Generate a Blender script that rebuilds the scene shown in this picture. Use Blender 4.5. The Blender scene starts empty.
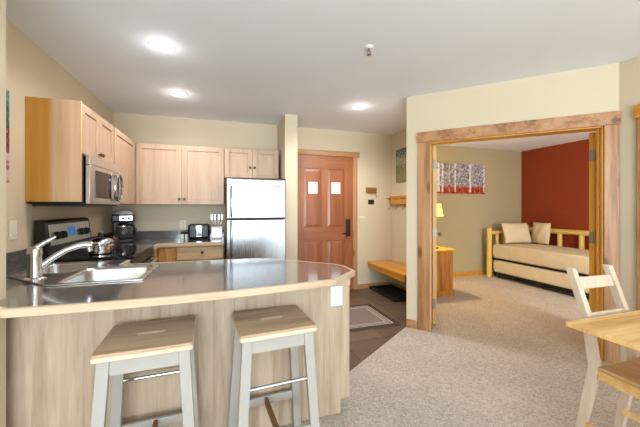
import bpy, bmesh, math, random
from mathutils import Vector, Matrix

R = math.radians
random.seed(7)
SC = bpy.context.scene
COL = SC.collection

# ------------------------------------------------------------------ camera, world, light, exposure
FPX = 308.0
YAW = math.atan(98.0 / FPX)
CAM_H = 1.264
cam_d = bpy.data.cameras.new('camera')
cam_d.sensor_fit = 'HORIZONTAL'
cam_d.sensor_width = 36.0
cam_d.lens = FPX / 640.0 * 36.0
cam_d.shift_y = -6.0 / 640.0
cam_d.clip_start = 0.05
cam = bpy.data.objects.new('camera', cam_d)
cam.location = (0, 0, CAM_H)
cam.rotation_euler = (R(90), 0, -YAW)
COL.objects.link(cam)
SC.camera = cam

SC.view_settings.view_transform = 'Standard'
SC.view_settings.look = 'None'
SC.view_settings.gamma = 1.0
SC.view_settings.use_curve_mapping = False
SC.view_settings.exposure = 0.27

wd = bpy.data.worlds.new('world')
SC.world = wd
wd.use_nodes = True
wd.node_tree.nodes['Background'].inputs[0].default_value = (0.86, 0.93, 1.0, 1)
wd.node_tree.nodes['Background'].inputs[1].default_value = 2.0


def area_light(name, loc, target, sx, sy, energy, color):
    d = bpy.data.lights.new(name, 'AREA')
    d.shape = 'RECTANGLE'
    d.size, d.size_y = sx, sy
    d.energy = energy
    d.color = color
    o = bpy.data.objects.new(name, d)
    o.location = loc
    o.rotation_euler = (Vector(target) - Vector(loc)).to_track_quat('-Z', 'Y').to_euler()
    COL.objects.link(o)
    return o


# added area lights out of view that brighten the rooms
area_light('added_rear_light', (-0.30, -6.3, 1.35), (0.1, 0.0, 2.6), 3.6, 1.9, 240, (0.80, 0.925, 1.0))  # added light at the unseen rear window
area_light('added_side_light', (2.98, -2.6, 1.35), (-1.0, 0.2, 2.2), 2.4, 1.6, 14, (0.82, 0.93, 1.0))  # added side fill, the right wall has no window
area_light('added_ceiling_uplight', (0.3, -2.6, 0.35), (0.3, -1.6, 2.4), 4.0, 3.6, 205, (0.78, 0.92, 1.0))  # added uplight behind the camera to brighten the ceiling
area_light('added_bedroom_light', (3.6, 0.25, 1.3), (5.6, 2.4, 1.15), 1.0, 1.4, 85, (0.93, 0.97, 1.0))  # added bedroom fill in place of an unseen window


# ------------------------------------------------------------------ mesh builder
class MB:
    def __init__(self):
        self.bm = bmesh.new()

    def _hull8(self, pts):
        v = [self.bm.verts.new(p) for p in pts]
        for f in ((0, 3, 2, 1), (4, 5, 6, 7), (0, 1, 5, 4), (1, 2, 6, 5), (2, 3, 7, 6), (3, 0, 4, 7)):
            self.bm.faces.new([v[i] for i in f])
        return self

    def box(self, x0, x1, y0, y1, z0, z1):
        return self._hull8([(x0, y0, z0), (x1, y0, z0), (x1, y1, z0), (x0, y1, z0),
                            (x0, y0, z1), (x1, y0, z1), (x1, y1, z1), (x0, y1, z1)])

    def obox(self, c, ax, ay, az):
        c, ax, ay, az = Vector(c), Vector(ax), Vector(ay), Vector(az)
        return self._hull8([c - ax - ay - az, c + ax - ay - az, c + ax + ay - az, c - ax + ay - az,
                            c - ax - ay + az, c + ax - ay + az, c + ax + ay + az, c - ax + ay + az])

    def beam(self, p0, p1, w, d, side=(1, 0, 0), w1=None, d1=None):
        p0, p1 = Vector(p0), Vector(p1)
        w1 = w if w1 is None else w1
        d1 = d if d1 is None else d1
        t = (p1 - p0).normalized()
        a = Vector(side)
        a = (a - t * a.dot(t)).normalized()
        b = t.cross(a)
        q = []
        for p, ww, dd in ((p0, w, d), (p1, w1, d1)):
            for sa, sb in ((-1, -1), (1, -1), (1, 1), (-1, 1)):
                q.append(p + a * (sa * ww / 2) + b * (sb * dd / 2))
        return self._hull8(q)

    def beam_h(self, p0, p1, w, d, side=(1, 0, 0)):
        """beam with horizontal (z-plane) end cuts: section w along x, d along y"""
        q = []
        for p in (Vector(p0), Vector(p1)):
            for sa, sb in ((-1, -1), (1, -1), (1, 1), (-1, 1)):
                q.append(p + Vector((sa * w / 2, sb * d / 2, 0)))
        return self._hull8(q)

    def cyl(self, p0, p1, r0, r1=None, seg=20, cap=True):
        r1 = r0 if r1 is None else r1
        p0, p1 = Vector(p0), Vector(p1)
        t = (p1 - p0).normalized()
        a = t.orthogonal().normalized()
        b = t.cross(a)
        rings = []
        for p, r in ((p0, r0), (p1, r1)):
            rings.append([self.bm.verts.new(p + (a * math.cos(2 * math.pi * i / seg) + b * math.sin(2 * math.pi * i / seg)) * r) for i in range(seg)])
        for i in range(seg):
            j = (i + 1) % seg
            self.bm.faces.new((rings[0][i], rings[0][j], rings[1][j], rings[1][i]))
        if cap:
            self.bm.faces.new(rings[0][::-1])
            self.bm.faces.new(rings[1])
        return self

    def tube(self, pts, r, seg=14, cap=True):
        pts = [Vector(p) for p in pts]
        n = len(pts)
        rr = r if isinstance(r, (list, tuple)) else [r] * n
        prev = None
        a = None
        for k in range(n):
            t = (pts[min(k + 1, n - 1)] - pts[max(k - 1, 0)]).normalized()
            if a is None:
                a = t.orthogonal().normalized()
            a = (a - t * a.dot(t)).normalized()
            b = t.cross(a)
            ring = [self.bm.verts.new(pts[k] + (a * math.cos(2 * math.pi * i / seg) + b * math.sin(2 * math.pi * i / seg)) * rr[k]) for i in range(seg)]
            if prev:
                for i in range(seg):
                    j = (i + 1) % seg
                    self.bm.faces.new((prev[i], prev[j], ring[j], ring[i]))
            elif cap:
                self.bm.faces.new(ring[::-1])
            prev = ring
        if cap:
            self.bm.faces.new(prev)
        return self

    def lathe(self, c, prof, seg=28, capb=True, capt=True):
        c = Vector(c)
        prev = None
        for k, (r, z) in enumerate(prof):
            ring = [self.bm.verts.new(c + Vector((max(r, 1e-4) * math.cos(2 * math.pi * i / seg), max(r, 1e-4) * math.sin(2 * math.pi * i / seg), z))) for i in range(seg)]
            if prev:
                for i in range(seg):
                    j = (i + 1) % seg
                    self.bm.faces.new((prev[i], prev[j], ring[j], ring[i]))
            elif capb:
                self.bm.faces.new(ring[::-1])
            prev = ring
        if capt:
            self.bm.faces.new(prev)
        return self

    def prism(self, poly, z0, z1):
        a = [self.bm.verts.new((x, y, z0)) for x, y in poly]
        b = [self.bm.verts.new((x, y, z1)) for x, y in poly]
        n = len(poly)
        for i in range(n):
            j = (i + 1) % n
            self.bm.faces.new((a[i], a[j], b[j], b[i]))
        self.bm.faces.new(a[::-1])
        self.bm.faces.new(b)
        return self

    def plate(self, outer, holes, z0, z1):
        """flat plate with holes"""
        edges = []
        for loop in [outer] + holes:
            vs = [self.bm.verts.new((x, y, z0)) for x, y in loop]
            for i in range(len(vs)):
                edges.append(self.bm.edges.new((vs[i], vs[(i + 1) % len(vs)])))
        g = bmesh.ops.triangle_fill(self.bm, use_beauty=True, use_dissolve=False, edges=edges)
        fs = [e for e in g['geom'] if isinstance(e, bmesh.types.BMFace)]
        ex = bmesh.ops.extrude_face_region(self.bm, geom=fs)
        vs = [e for e in ex['geom'] if isinstance(e, bmesh.types.BMVert)]
        bmesh.ops.translate(self.bm, verts=vs, vec=(0, 0, z1 - z0))
        return self

    def ribbon(self, pts, th, z0, z1):
        """strip of thickness th to the right-hand side of the path pts (xy)"""
        n = len(pts)
        q = []
        for i in range(n):
            ds = []
            if i > 0:
                ds.append((Vector(pts[i]) - Vector(pts[i - 1])).normalized())
            if i < n - 1:
                ds.append((Vector(pts[i + 1]) - Vector(pts[i])).normalized())
            nrm = Vector((0, 0))
            for d in ds:
                nrm += Vector((d.y, -d.x))
            nrm.normalize()
            k = 1.0 / max(0.5, nrm.dot(Vector((ds[0].y, -ds[0].x))))
            q.append((pts[i], (pts[i][0] + nrm.x * th * k, pts[i][1] + nrm.y * th * k)))
        prev = None
        for a, b in q:
            s = [self.bm.verts.new((a[0], a[1], z0)), self.bm.verts.new((b[0], b[1], z0)),
                 self.bm.verts.new((b[0], b[1], z1)), self.bm.verts.new((a[0], a[1], z1))]
            if prev:
                for i in range(4):
                    j = (i + 1) % 4
                    self.bm.faces.new((prev[i], s[i], s[j], prev[j]))
            else:
                self.bm.faces.new(s[::-1])
            prev = s
        self.bm.faces.new(prev)
        return self

    def pillow(self, c, ux, uz, un, w, h, t, n=14):
        c, ux, uz, un = Vector(c), Vector(ux).normalized(), Vector(uz).normalized(), Vector(un).normalized()
        rows = {}
        for side in (1, -1):
            for i in range(n + 1):
                for j in range(n + 1):
                    u, v = i / n * 2 - 1, j / n * 2 - 1
                    edge = i in (0, n) or j in (0, n)
                    if edge and side == -1:
                        rows[(side, i, j)] = rows[(1, i, j)]
                        continue
                    prof = ((1 - abs(u) ** 2.6) * (1 - abs(v) ** 2.6)) ** 0.55
                    pinch = 1 - 0.07 * (1 - abs(u * v)) * (abs(u) + abs(v)) / 2
                    wr = 0.006 * math.sin(7 * u + 3 * v) * prof
                    rows[(side, i, j)] = self.bm.verts.new(c + ux * (u * w / 2 * pinch) + uz * (v * h / 2 * pinch) + un * (side * (t / 2 * prof + wr * side)))
            for i in range(n):
                for j in range(n):
                    f = [rows[(side, i, j)], rows[(side, i + 1, j)], rows[(side, i + 1, j + 1)], rows[(side, i, j + 1)]]
                    self.bm.faces.new(f if side == 1 else f[::-1])
        return self


WLOC = {}


def finish(o, me, parent, wl):
    COL.objects.link(o)
    WLOC[o.name] = wl
    if parent is not None:
        o.parent = parent
        o.location = wl - WLOC[parent.name]
    else:
        o.location = wl


def obj(name, mb, mat, parent=None, bevel=0.0, seg=2, smooth=35, subsurf=0):
    bm = mb.bm
    bmesh.ops.recalc_face_normals(bm, faces=bm.faces[:])
    me = bpy.data.meshes.new(name)
    bm.to_mesh(me)
    bm.free()
    xs = [v.co for v in me.vertices]
    lo = Vector((min(v.x for v in xs), min(v.y for v in xs), min(v.z for v in xs)))
    hi = Vector((max(v.x for v in xs), max(v.y for v in xs), max(v.z for v in xs)))
    c = (lo + hi) / 2
    me.transform(Matrix.Translation(-c))
    for p in me.polygons:
        p.use_smooth = True
    me.set_sharp_from_angle(angle=R(smooth))
    me.materials.append(mat)
    o = bpy.data.objects.new(name, me)
    finish(o, me, parent, c)
    if bevel:
        m = o.modifiers.new('bevel', 'BEVEL')
        m.width = bevel
        m.segments = seg
        m.limit_method = 'ANGLE'
        m.angle_limit = R(40)
    if subsurf:
        m = o.modifiers.new('subsurf', 'SUBSURF')
        m.levels = m.render_levels = subsurf
    return o


def tag(o, label, cat, group=None, kind=None):
    o['label'] = label
    o['category'] = cat
    if group:
        o['group'] = group
    if kind:
        o['kind'] = kind
    return o


def thing(name, label, cat, loc=(0, 0, 0), group=None, kind=None):
    o = bpy.data.objects.new(name, None)
    o.empty_display_size = 0.05
    COL.objects.link(o)
    o.location = loc
    WLOC[o.name] = Vector(loc)
    return tag(o, label, cat, group, kind)


def dup(o, parent=None):
    c = o.copy()
    COL.objects.link(c)
    if parent is not None:
        c.parent = parent
    for ch in list(o.children):
        dup(ch, c)
    return c


def part_label(o, label):
    o['label'] = label
    return o


# ------------------------------------------------------------------ materials
def srgb(r, g, b):
    def f(c):
        c /= 255.0
        return c / 12.92 if c <= 0.04045 else ((c + 0.055) / 1.055) ** 2.4
    return (f(r), f(g), f(b), 1.0)


def newmat(name):
    m = bpy.data.materials.new(name)
    m.use_nodes = True
    nt = m.node_tree
    return m, nt, nt.nodes['Principled BSDF']


def ramp(nt, stops, interp='LINEAR'):
    n = nt.nodes.new('ShaderNodeValToRGB')
    n.color_ramp.interpolation = interp
    e = n.color_ramp.elements
    e[0].position, e[0].color = stops[0]
    e[1].position, e[1].color = stops[-1]
    for p, c in stops[1:-1]:
        x = e.new(p)
        x.color = c
    return n


def coord(nt, scale=(1, 1, 1), out='Object', rot=(0, 0, 0)):
    t = nt.nodes.new('ShaderNodeTexCoord')
    mp = nt.nodes.new('ShaderNodeMapping')
    mp.inputs['Scale'].default_value = scale
    mp.inputs['Rotation'].default_value = rot
    nt.links.new(t.outputs[out], mp.inputs[0])
    return mp


def noise(nt, vec, scale, detail=3, rough=0.55, dist=0.0):
    n = nt.nodes.new('ShaderNodeTexNoise')
    n.inputs['Scale'].default_value = scale
    n.inputs['Detail'].default_value = detail
    n.inputs['Roughness'].default_value = rough
    n.inputs['Distortion'].default_value = dist
    nt.links.new(vec.outputs[0], n.inputs['Vector'])
    return n


def math_node(nt, op, a, b=None, c=None):
    n = nt.nodes.new('ShaderNodeMath')
    n.operation = op
    for i, v in enumerate((a, b, c)):
        if v is None:
            continue
        if isinstance(v, (int, float)):
            n.inputs[i].default_value = v
        else:
            nt.links.new(v, n.inputs[i])
    return n.outputs[0]


def mixc(nt, fac, a, b, mode='MIX'):
    n = nt.nodes.new('ShaderNodeMix')
    n.data_type = 'RGBA'
    n.blend_type = mode
    for s, v in ((0, fac), (6, a), (7, b)):
        if isinstance(v, (int, float, tuple)):
            n.inputs[s].default_value = v
        else:
            nt.links.new(v, n.inputs[s])
    return n.outputs[2]


def bump(nt, b, height, strength, dist=0.01):
    n = nt.nodes.new('ShaderNodeBump')
    n.inputs['Strength'].default_value = strength
    n.inputs['Distance'].default_value = dist
    nt.links.new(height, n.inputs['Height'])
    nt.links.new(n.outputs[0], b.inputs['Normal'])


def flat(name, col, rough=0.5, metal=0.0, var=0.06, scale=6.0, bmp=0.0, coat=0.0):
    m, nt, b = newmat(name)
    mp = coord(nt)
    n = noise(nt, mp, scale)
    lo = tuple(c * (1 - var) for c in col[:3]) + (1,)
    hi = tuple(min(1, c * (1 + var)) for c in col[:3]) + (1,)
    r = ramp(nt, [(0.3, lo), (0.7, hi)])
    nt.links.new(n.outputs[0], r.inputs[0])
    nt.links.new(r.outputs[0], b.inputs['Base Color'])
    b.inputs['Roughness'].default_value = rough
    b.inputs['Metallic'].default_value = metal
    if coat:
        b.inputs['Coat Weight'].default_value = coat
    if bmp:
        n2 = noise(nt, mp, 220)
        bump(nt, b, n2.outputs[0], bmp, 0.002)
    return m


def wood(name, light, mid, dark, axis='z', rough=0.45, grain=1.0, knots=False, knotcol=None, coat=0.0, contrast=1.0):
    m, nt, b = newmat(name)
    k = {'x': (0.9, 14, 14), 'y': (14, 0.9, 14), 'z': (14, 14, 0.9)}[axis]
    k = tuple(v * grain for v in k)
    mp = coord(nt, k)
    oi = nt.nodes.new('ShaderNodeObjectInfo')
    ad = nt.nodes.new('ShaderNodeVectorMath')
    ad.operation = 'ADD'
    sc = nt.nodes.new('ShaderNodeVectorMath')
    sc.operation = 'SCALE'
    cb = nt.nodes.new('ShaderNodeCombineXYZ')
    for i in range(3):
        nt.links.new(oi.outputs['Random'], cb.inputs[i])
    nt.links.new(cb.outputs[0], sc.inputs[0])
    sc.inputs['Scale'].default_value = 40.0
    nt.links.new(mp.outputs[0], ad.inputs[0])
    nt.links.new(sc.outputs[0], ad.inputs[1])
    n1 = noise(nt, ad, 1.0, 4, 0.6, 0.6)
    n2 = noise(nt, ad, 6.0, 2, 0.5, 0.2)
    s = math_node(nt, 'MULTIPLY_ADD', n2.outputs[0], 0.35, None)
    s.node.inputs[2].default_value = 0.0
    nt.links.new(n1.outputs[0], s.node.inputs[2])
    h = 0.16 / contrast
    r = ramp(nt, [(0.66 - h, dark), (0.68, mid), (0.70 + h, light)])
    nt.links.new(s, r.inputs[0])
    col = r.outputs[0]
    if knots:
        mp2 = coord(nt, {'x': (2.2, 6, 6), 'y': (6, 2.2, 6), 'z': (6, 6, 2.2)}[axis])
        v = nt.nodes.new('ShaderNodeTexVoronoi')
        v.inputs['Scale'].default_value = 1.0
        nt.links.new(mp2.outputs[0], v.inputs['Vector'])
        kr = ramp(nt, [(0.0, (1, 1, 1, 1)), (0.12, (0.75, 0.75, 0.75, 1)), (0.2, (0, 0, 0, 1))])
        nt.links.new(v.outputs['Distance'], kr.inputs[0])
        col = mixc(nt, kr.outputs[0], col, knotcol or dark)
    nt.links.new(col, b.inputs['Base Color'])
    b.inputs['Roughness'].default_value = rough
    if coat:
        b.inputs['Coat Weight'].default_value = coat
        b.inputs['Coat Roughness'].default_value = 0.2
    bump(nt, b, n2.outputs[0], 0.08, 0.002)
    return m


def metal(name, col, rough=0.25, axis='x', brushed=True):
    m, nt, b = newmat(name)
    k = {'x': (1, 60, 60), 'y': (60, 1, 60), 'z': (60, 60, 1)}[axis]
    mp = coord(nt, k)
    n = noise(nt, mp, 4.0, 2)
    b.inputs['Base Color'].default_value = col
    b.inputs['Metallic'].default_value = 1.0
    if brushed:
        r = nt.nodes.new('ShaderNodeMapRange')
        r.inputs[3].default_value = rough * 0.8
        r.inputs[4].default_value = rough * 1.25
        nt.links.new(n.outputs[0], r.inputs[0])
        nt.links.new(r.outputs[0], b.inputs['Roughness'])
        bump(nt, b, n.outputs[0], 0.02, 0.001)
    else:
        b.inputs['Roughness'].default_value = rough
    return m


def emis(name, col, strength):
    m, nt, b = newmat(name)
    b.inputs['Base Color'].default_value = col
    b.inputs['Emission Color'].default_value = col
    b.inputs['Emission Strength'].default_value = strength
    return m


def paint(name, col):
    return flat(name, col, rough=0.75, var=0.02, scale=1.5, bmp=0.05)


M = {}
M['wall'] = paint('wall_paint', srgb(214, 199, 173))
M['wall2'] = paint('bedroom_paint', srgb(178, 165, 130))
M['red'] = paint('red_paint', srgb(142, 52, 8))
M['ceil'] = paint('ceiling_paint', srgb(236, 241, 248))
M['white'] = flat('white_paint', srgb(166, 161, 155), 0.45, var=0.03)
M['plate'] = flat('switch_plate', srgb(232, 226, 208), 0.4, var=0.01)
M['plate_white'] = flat('white_plate', srgb(240, 240, 238), 0.35, var=0.01)
M['black'] = flat('black_plastic', srgb(22, 22, 24), 0.35, var=0.1)
M['blackgloss'] = flat('black_glass', srgb(10, 10, 12), 0.06, var=0.0)
M['darkgrey'] = flat('dark_grey', srgb(52, 52, 56), 0.45)
M['bronze'] = flat('bronze', srgb(66, 56, 46), 0.35, metal=0.7)
M['chrome'] = metal('chrome', (0.66, 0.66, 0.68, 1), 0.1, brushed=False)
M['steel'] = metal('stainless', (0.35, 0.36, 0.38, 1), 0.26, 'z')
M['steel_h'] = metal('stainless_horizontal', (0.70, 0.68, 0.66, 1), 0.3, 'y')
M['sinksteel'] = metal('sink_steel', (0.56, 0.56, 0.56, 1), 0.26, 'x')
M['cab'] = wood('pale_cabinet_wood', srgb(203, 175, 151), srgb(191, 160, 135), srgb(173, 138, 110), 'z', 0.42, contrast=0.6)
M['cab_h'] = wood('pale_cabinet_wood_h', srgb(236, 206, 172), srgb(225, 190, 152), srgb(204, 160, 118), 'x', 0.42, contrast=0.8)
M['cab_warm'] = wood('warm_cabinet_wood', srgb(226, 178, 116), srgb(212, 158, 94), srgb(184, 122, 62), 'z', 0.42)
M['ash'] = wood('ash_panel_wood', srgb(188, 169, 146), srgb(173, 152, 129), srgb(148, 123, 98), 'z', 0.5, grain=1.1, contrast=0.7)
M['edge'] = wood('counter_edge_wood', srgb(212, 190, 164), srgb(200, 175, 147), srgb(180, 150, 120), 'x', 0.42, contrast=0.7)
M['pine'] = wood('pine_trim', srgb(192, 146, 104), srgb(176, 127, 85), srgb(144, 96, 58), 'z', 0.42, 0.8, True, srgb(96, 54, 30))
M['pine_h'] = wood('pine_trim_h', srgb(192, 146, 104), srgb(176, 127, 85), srgb(144, 96, 58), 'x', 0.42, 0.8, True, srgb(96, 54, 30))
M['door'] = wood('fir_door', srgb(170, 104, 64), srgb(152, 88, 52), srgb(126, 68, 36), 'z', 0.38, 0.9, coat=0.3, contrast=0.6)
M['door_h'] = wood('fir_door_rail', srgb(170, 104, 64), srgb(152, 88, 52), srgb(126, 68, 36), 'x', 0.38, 0.9, coat=0.3, contrast=0.6)
M['gold'] = wood('honey_pine', srgb(238, 180, 66), srgb(226, 164, 52), srgb(204, 138, 36), 'z', 0.4, 0.9, coat=0.2, contrast=0.6)
M['gold_h'] = wood('honey_pine_h', srgb(226, 166, 66), srgb(212, 148, 48), srgb(184, 116, 30), 'y', 0.4, 0.9, coat=0.2, contrast=0.7)
M['tanpine'] = wood('tan_pine', srgb(222, 184, 130), srgb(208, 168, 112), srgb(184, 140, 86), 'z', 0.42, 0.9, contrast=0.6)
M['knotty'] = wood('knotty_pine', srgb(214, 150, 72), srgb(196, 128, 54), srgb(158, 92, 34), 'z', 0.42, 0.8, True, srgb(80, 40, 16), coat=0.2)
M['log'] = wood('log_pine', srgb(244, 216, 132), srgb(230, 194, 104), srgb(200, 150, 70), 'z', 0.45, 0.8)
M['log_h'] = wood('log_pine_h', srgb(244, 216, 132), srgb(230, 194, 104), srgb(200, 150, 70), 'y', 0.45, 0.8)
M['seat'] = wood('stool_seat_wood', srgb(196, 170, 142), srgb(184, 156, 127), srgb(158, 128, 100), 'x', 0.42)
M['seatedge'] = wood('stool_raw_wood', srgb(150, 104, 62), srgb(132, 88, 50), srgb(104, 66, 36), 'y', 0.5)
M['table'] = wood('table_pine', srgb(240, 204, 146), srgb(230, 188, 124), srgb(204, 152, 84), 'x', 0.4, 0.8)
M['chairwood'] = wood('chair_pine', srgb(222, 206, 188), srgb(210, 192, 172), srgb(190, 168, 146), 'z', 0.5, contrast=0.6)
M['chairseat'] = wood('chair_seat_pine', srgb(206, 172, 124), srgb(192, 154, 104), srgb(164, 124, 78), 'y', 0.5)
M['linen'] = flat('cream_linen', srgb(226, 208, 172), 0.9, var=0.04, scale=9, bmp=0.15)
M['paper'] = flat('white_paper', srgb(240, 240, 240), 0.8, var=0.02)
M['brass'] = flat('aged_hinge', srgb(150, 142, 128), 0.35, metal=0.85)
M['rubber'] = flat('black_rubber', srgb(20, 20, 22), 0.55)


def counter_mat():
    m, nt, b = newmat('grey_laminate')
    mp = coord(nt)
    n = noise(nt, mp, 180, 3)
    r = ramp(nt, [(0.35, srgb(84, 82, 82)), (0.65, srgb(102, 100, 99))])
    nt.links.new(n.outputs[0], r.inputs[0])
    nt.links.new(r.outputs[0], b.inputs['Base Color'])
    b.inputs['Roughness'].default_value = 0.22
    b.inputs['Coat Weight'].default_value = 1.0
    b.inputs['Coat IOR'].default_value = 1.75
    b.inputs['Coat Roughness'].default_value = 0.09
    return m


M['counter'] = counter_mat()


def carpet_mat():
    m, nt, b = newmat('carpet')
    mp = coord(nt)
    n1 = noise(nt, mp, 210, 3, 0.7)
    n2 = noise(nt, mp, 2.0, 2)
    n3 = noise(nt, mp, 75, 3, 0.7)
    r = ramp(nt, [(0.34, srgb(144, 130, 118)), (0.5, srgb(199, 186, 173)), (0.66, srgb(233, 222, 210))])
    s = math_node(nt, 'MULTIPLY_ADD', n3.outputs[0], 0.5, 0.0)
    s2 = math_node(nt, 'MULTIPLY_ADD', n1.outputs[0], 0.5, s)
    nt.links.new(s2, r.inputs[0])
    r2 = ramp(nt, [(0.35, (0.9, 0.9, 0.9, 1)), (0.65, (1, 1, 1, 1))])
    nt.links.new(n2.outputs[0], r2.inputs[0])
    c = mixc(nt, 1.0, r.outputs[0], r2.outputs[0], 'MULTIPLY')
    nt.links.new(c, b.inputs['Base Color'])
    b.inputs['Roughness'].default_value = 1.0
    b.inputs['Specular IOR Level'].default_value = 0.1
    bump(nt, b, s2, 0.6, 0.01)
    return m


M['carpet'] = carpet_mat()


def tile_mat():
    m, nt, b = newmat('slate_tile')
    mp = coord(nt, (1, 1, 1), rot=(0, 0, R(0)))
    br = nt.nodes.new('ShaderNodeTexBrick')
    br.offset = 0.0
    br.inputs['Scale'].default_value = 1.0
    br.inputs['Brick Width'].default_value = 0.42
    br.inputs['Row Height'].default_value = 0.42
    br.inputs['Mortar Size'].default_value = 0.006
    br.inputs['Color1'].default_value = srgb(126, 104, 84)
    br.inputs['Color2'].default_value = srgb(104, 82, 66)
    br.inputs['Mortar'].default_value = srgb(84, 68, 56)
    nt.links.new(mp.outputs[0], br.inputs['Vector'])
    n = noise(nt, mp, 5, 4)
    r = ramp(nt, [(0.3, (0.72, 0.7, 0.7, 1)), (0.7, (1, 1, 1, 1))])
    nt.links.new(n.outputs[0], r.inputs[0])
    c = mixc(nt, 1.0, br.outputs[0], r.outputs[0], 'MULTIPLY')
    nt.links.new(c, b.inputs['Base Color'])
    b.inputs['Roughness'].default_value = 0.45
    return m


M['tile'] = tile_mat()


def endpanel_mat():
    """cabinet end wood with painted light: warm by the wall, paler in front"""
    m, nt, b = newmat('end_panel_painted_light')
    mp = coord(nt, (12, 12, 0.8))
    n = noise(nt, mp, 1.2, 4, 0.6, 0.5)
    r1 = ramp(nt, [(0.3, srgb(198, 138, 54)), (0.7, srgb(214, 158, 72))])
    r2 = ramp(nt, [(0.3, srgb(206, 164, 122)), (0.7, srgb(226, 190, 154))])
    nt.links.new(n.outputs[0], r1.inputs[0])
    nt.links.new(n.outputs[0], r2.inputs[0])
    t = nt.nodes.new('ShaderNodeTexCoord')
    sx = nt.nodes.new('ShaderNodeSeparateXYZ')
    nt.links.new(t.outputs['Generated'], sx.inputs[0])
    fr = ramp(nt, [(0.40, (0, 0, 0, 1)), (0.5, (1, 1, 1, 1))])  # warm to pale change of light painted into the wood colour
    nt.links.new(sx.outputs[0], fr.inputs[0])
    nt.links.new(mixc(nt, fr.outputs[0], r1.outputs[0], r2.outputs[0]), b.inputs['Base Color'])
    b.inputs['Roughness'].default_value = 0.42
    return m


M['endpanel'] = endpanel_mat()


def birch_mat():
    m, nt, b = newmat('birch_canvas')
    t = nt.nodes.new('ShaderNodeTexCoord')
    sx = nt.nodes.new('ShaderNodeSeparateXYZ')
    nt.links.new(t.outputs['Generated'], sx.inputs[0])
    x, z = sx.outputs[0], sx.outputs[2]
    mp = coord(nt, (1, 1, 1))
    n = noise(nt, mp, 34, 3, 0.75)
    mpv = coord(nt, (3, 3, 0.7))
    nv = noise(nt, mpv, 16, 3, 0.7)
    bg = ramp(nt, [(0.40, srgb(92, 85, 88)), (0.50, srgb(150, 143, 146)), (0.60, srgb(196, 190, 193))])
    nt.links.new(n.outputs[0], bg.inputs[0])
    redr = ramp(nt, [(0.38, srgb(96, 24, 12)), (0.52, srgb(178, 52, 22)), (0.68, srgb(222, 130, 60))])
    nt.links.new(nv.outputs[0], redr.inputs[0])
    edge = math_node(nt, 'MULTIPLY_ADD', nv.outputs[0], 0.35, 0.06)
    isred = math_node(nt, 'LESS_THAN', z, edge)
    col = mixc(nt, isred, bg.outputs[0], redr.outputs[0])
    trunk = ramp(nt, [(0.37, srgb(60, 56, 56)), (0.43, srgb(222, 219, 216)), (0.7, srgb(236, 234, 232))])
    nt.links.new(n.outputs[0], trunk.inputs[0])
    total = None
    for px, w in ((0.035, 0.03), (0.12, 0.018), (0.37, 0.013), (0.68, 0.018), (0.975, 0.012), (0.25, 0.005)):
        d = math_node(nt, 'ABSOLUTE', math_node(nt, 'SUBTRACT', x, px))
        k = math_node(nt, 'LESS_THAN', d, w)
        total = k if total is None else math_node(nt, 'MAXIMUM', total, k)
    low = math_node(nt, 'GREATER_THAN', z, 0.05)
    total = math_node(nt, 'MULTIPLY', total, low)
    col = mixc(nt, total, col, trunk.outputs[0])
    nt.links.new(col, b.inputs['Base Color'])
    b.inputs['Roughness'].default_value = 0.8
    return m


M['birch'] = birch_mat()


def picture_mat(name, stops, scale):
    m, nt, b = newmat(name)
    mp = coord(nt)
    n = noise(nt, mp, scale, 4, 0.7)
    t = nt.nodes.new('ShaderNodeTexCoord')
    sx = nt.nodes.new('ShaderNodeSeparateXYZ')
    nt.links.new(t.outputs['Generated'], sx.inputs[0])
    s = math_node(nt, 'MULTIPLY_ADD', sx.outputs[2], 0.55, None)
    s.node.inputs[2].default_value = 0
    k = math_node(nt, 'MULTIPLY_ADD', n.outputs[0], 1.1, -0.32)
    nt.links.new(k, s.node.inputs[2])
    r = ramp(nt, stops)
    nt.links.new(s, r.inputs[0])
    nt.links.new(r.outputs[0], b.inputs['Base Color'])
    b.inputs['Roughness'].default_value = 0.6
    return m


M['forest'] = picture_mat('forest_print', [(0.1, srgb(70, 66, 40)), (0.3, srgb(150, 138, 84)), (0.45, srgb(96, 92, 58)), (0.6, srgb(178, 172, 150)), (0.75, srgb(52, 50, 44)), (0.95, srgb(120, 116, 100))], 38)
M['abstract'] = picture_mat('wall_print', [(0.1, srgb(172, 52, 40)), (0.28, srgb(214, 196, 186)), (0.42, srgb(150, 60, 50)), (0.55, srgb(52, 40, 44)), (0.75, srgb(70, 130, 142)), (0.95, srgb(140, 176, 182))], 20)


def glass_mat(name, col, rough=0.02, alpha=1.0):
    m, nt, b = newmat(name)
    b.inputs['Base Color'].default_value = col
    b.inputs['Roughness'].default_value = rough
    b.inputs['Transmission Weight'].default_value = alpha
    return m


M['glass'] = glass_mat('clear_glass', (0.95, 0.97, 0.97, 1))
M['silver'] = flat('silver_plastic', srgb(196, 197, 202), 0.3)
M['keywood'] = wood('dark_key_wood', srgb(150, 110, 60), srgb(132, 94, 48), srgb(104, 70, 32), 'x', 0.45)
M['paleedge'] = wood('pale_raw_edge', srgb(226, 212, 190), srgb(216, 198, 172), srgb(194, 172, 144), 'x', 0.5)
M['coffeeglass'] = flat('carafe_glass', srgb(70, 68, 66), 0.08, var=0.3, scale=20)
M['jar'] = flat('dark_red_jar', srgb(92, 50, 42), 0.25)
M['shade'] = emis('lamp_shade', srgb(255, 226, 120), 0.9)
M['lampglow'] = emis('downlight_lens', (1, 0.96, 0.88, 1), 14.0)
M['display'] = emis('range_display', srgb(60, 104, 160), 0.5)

# ------------------------------------------------------------------ structure
H = 2.434
XL, YB = -1.27, 4.37
STR = 'structure'


def struct(name, mb, mat, label, cat, parent=None, **k):
    o = obj(name, mb, mat, parent, **k)
    if parent is None:
        tag(o, label, cat, kind=STR)
    return o


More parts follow.
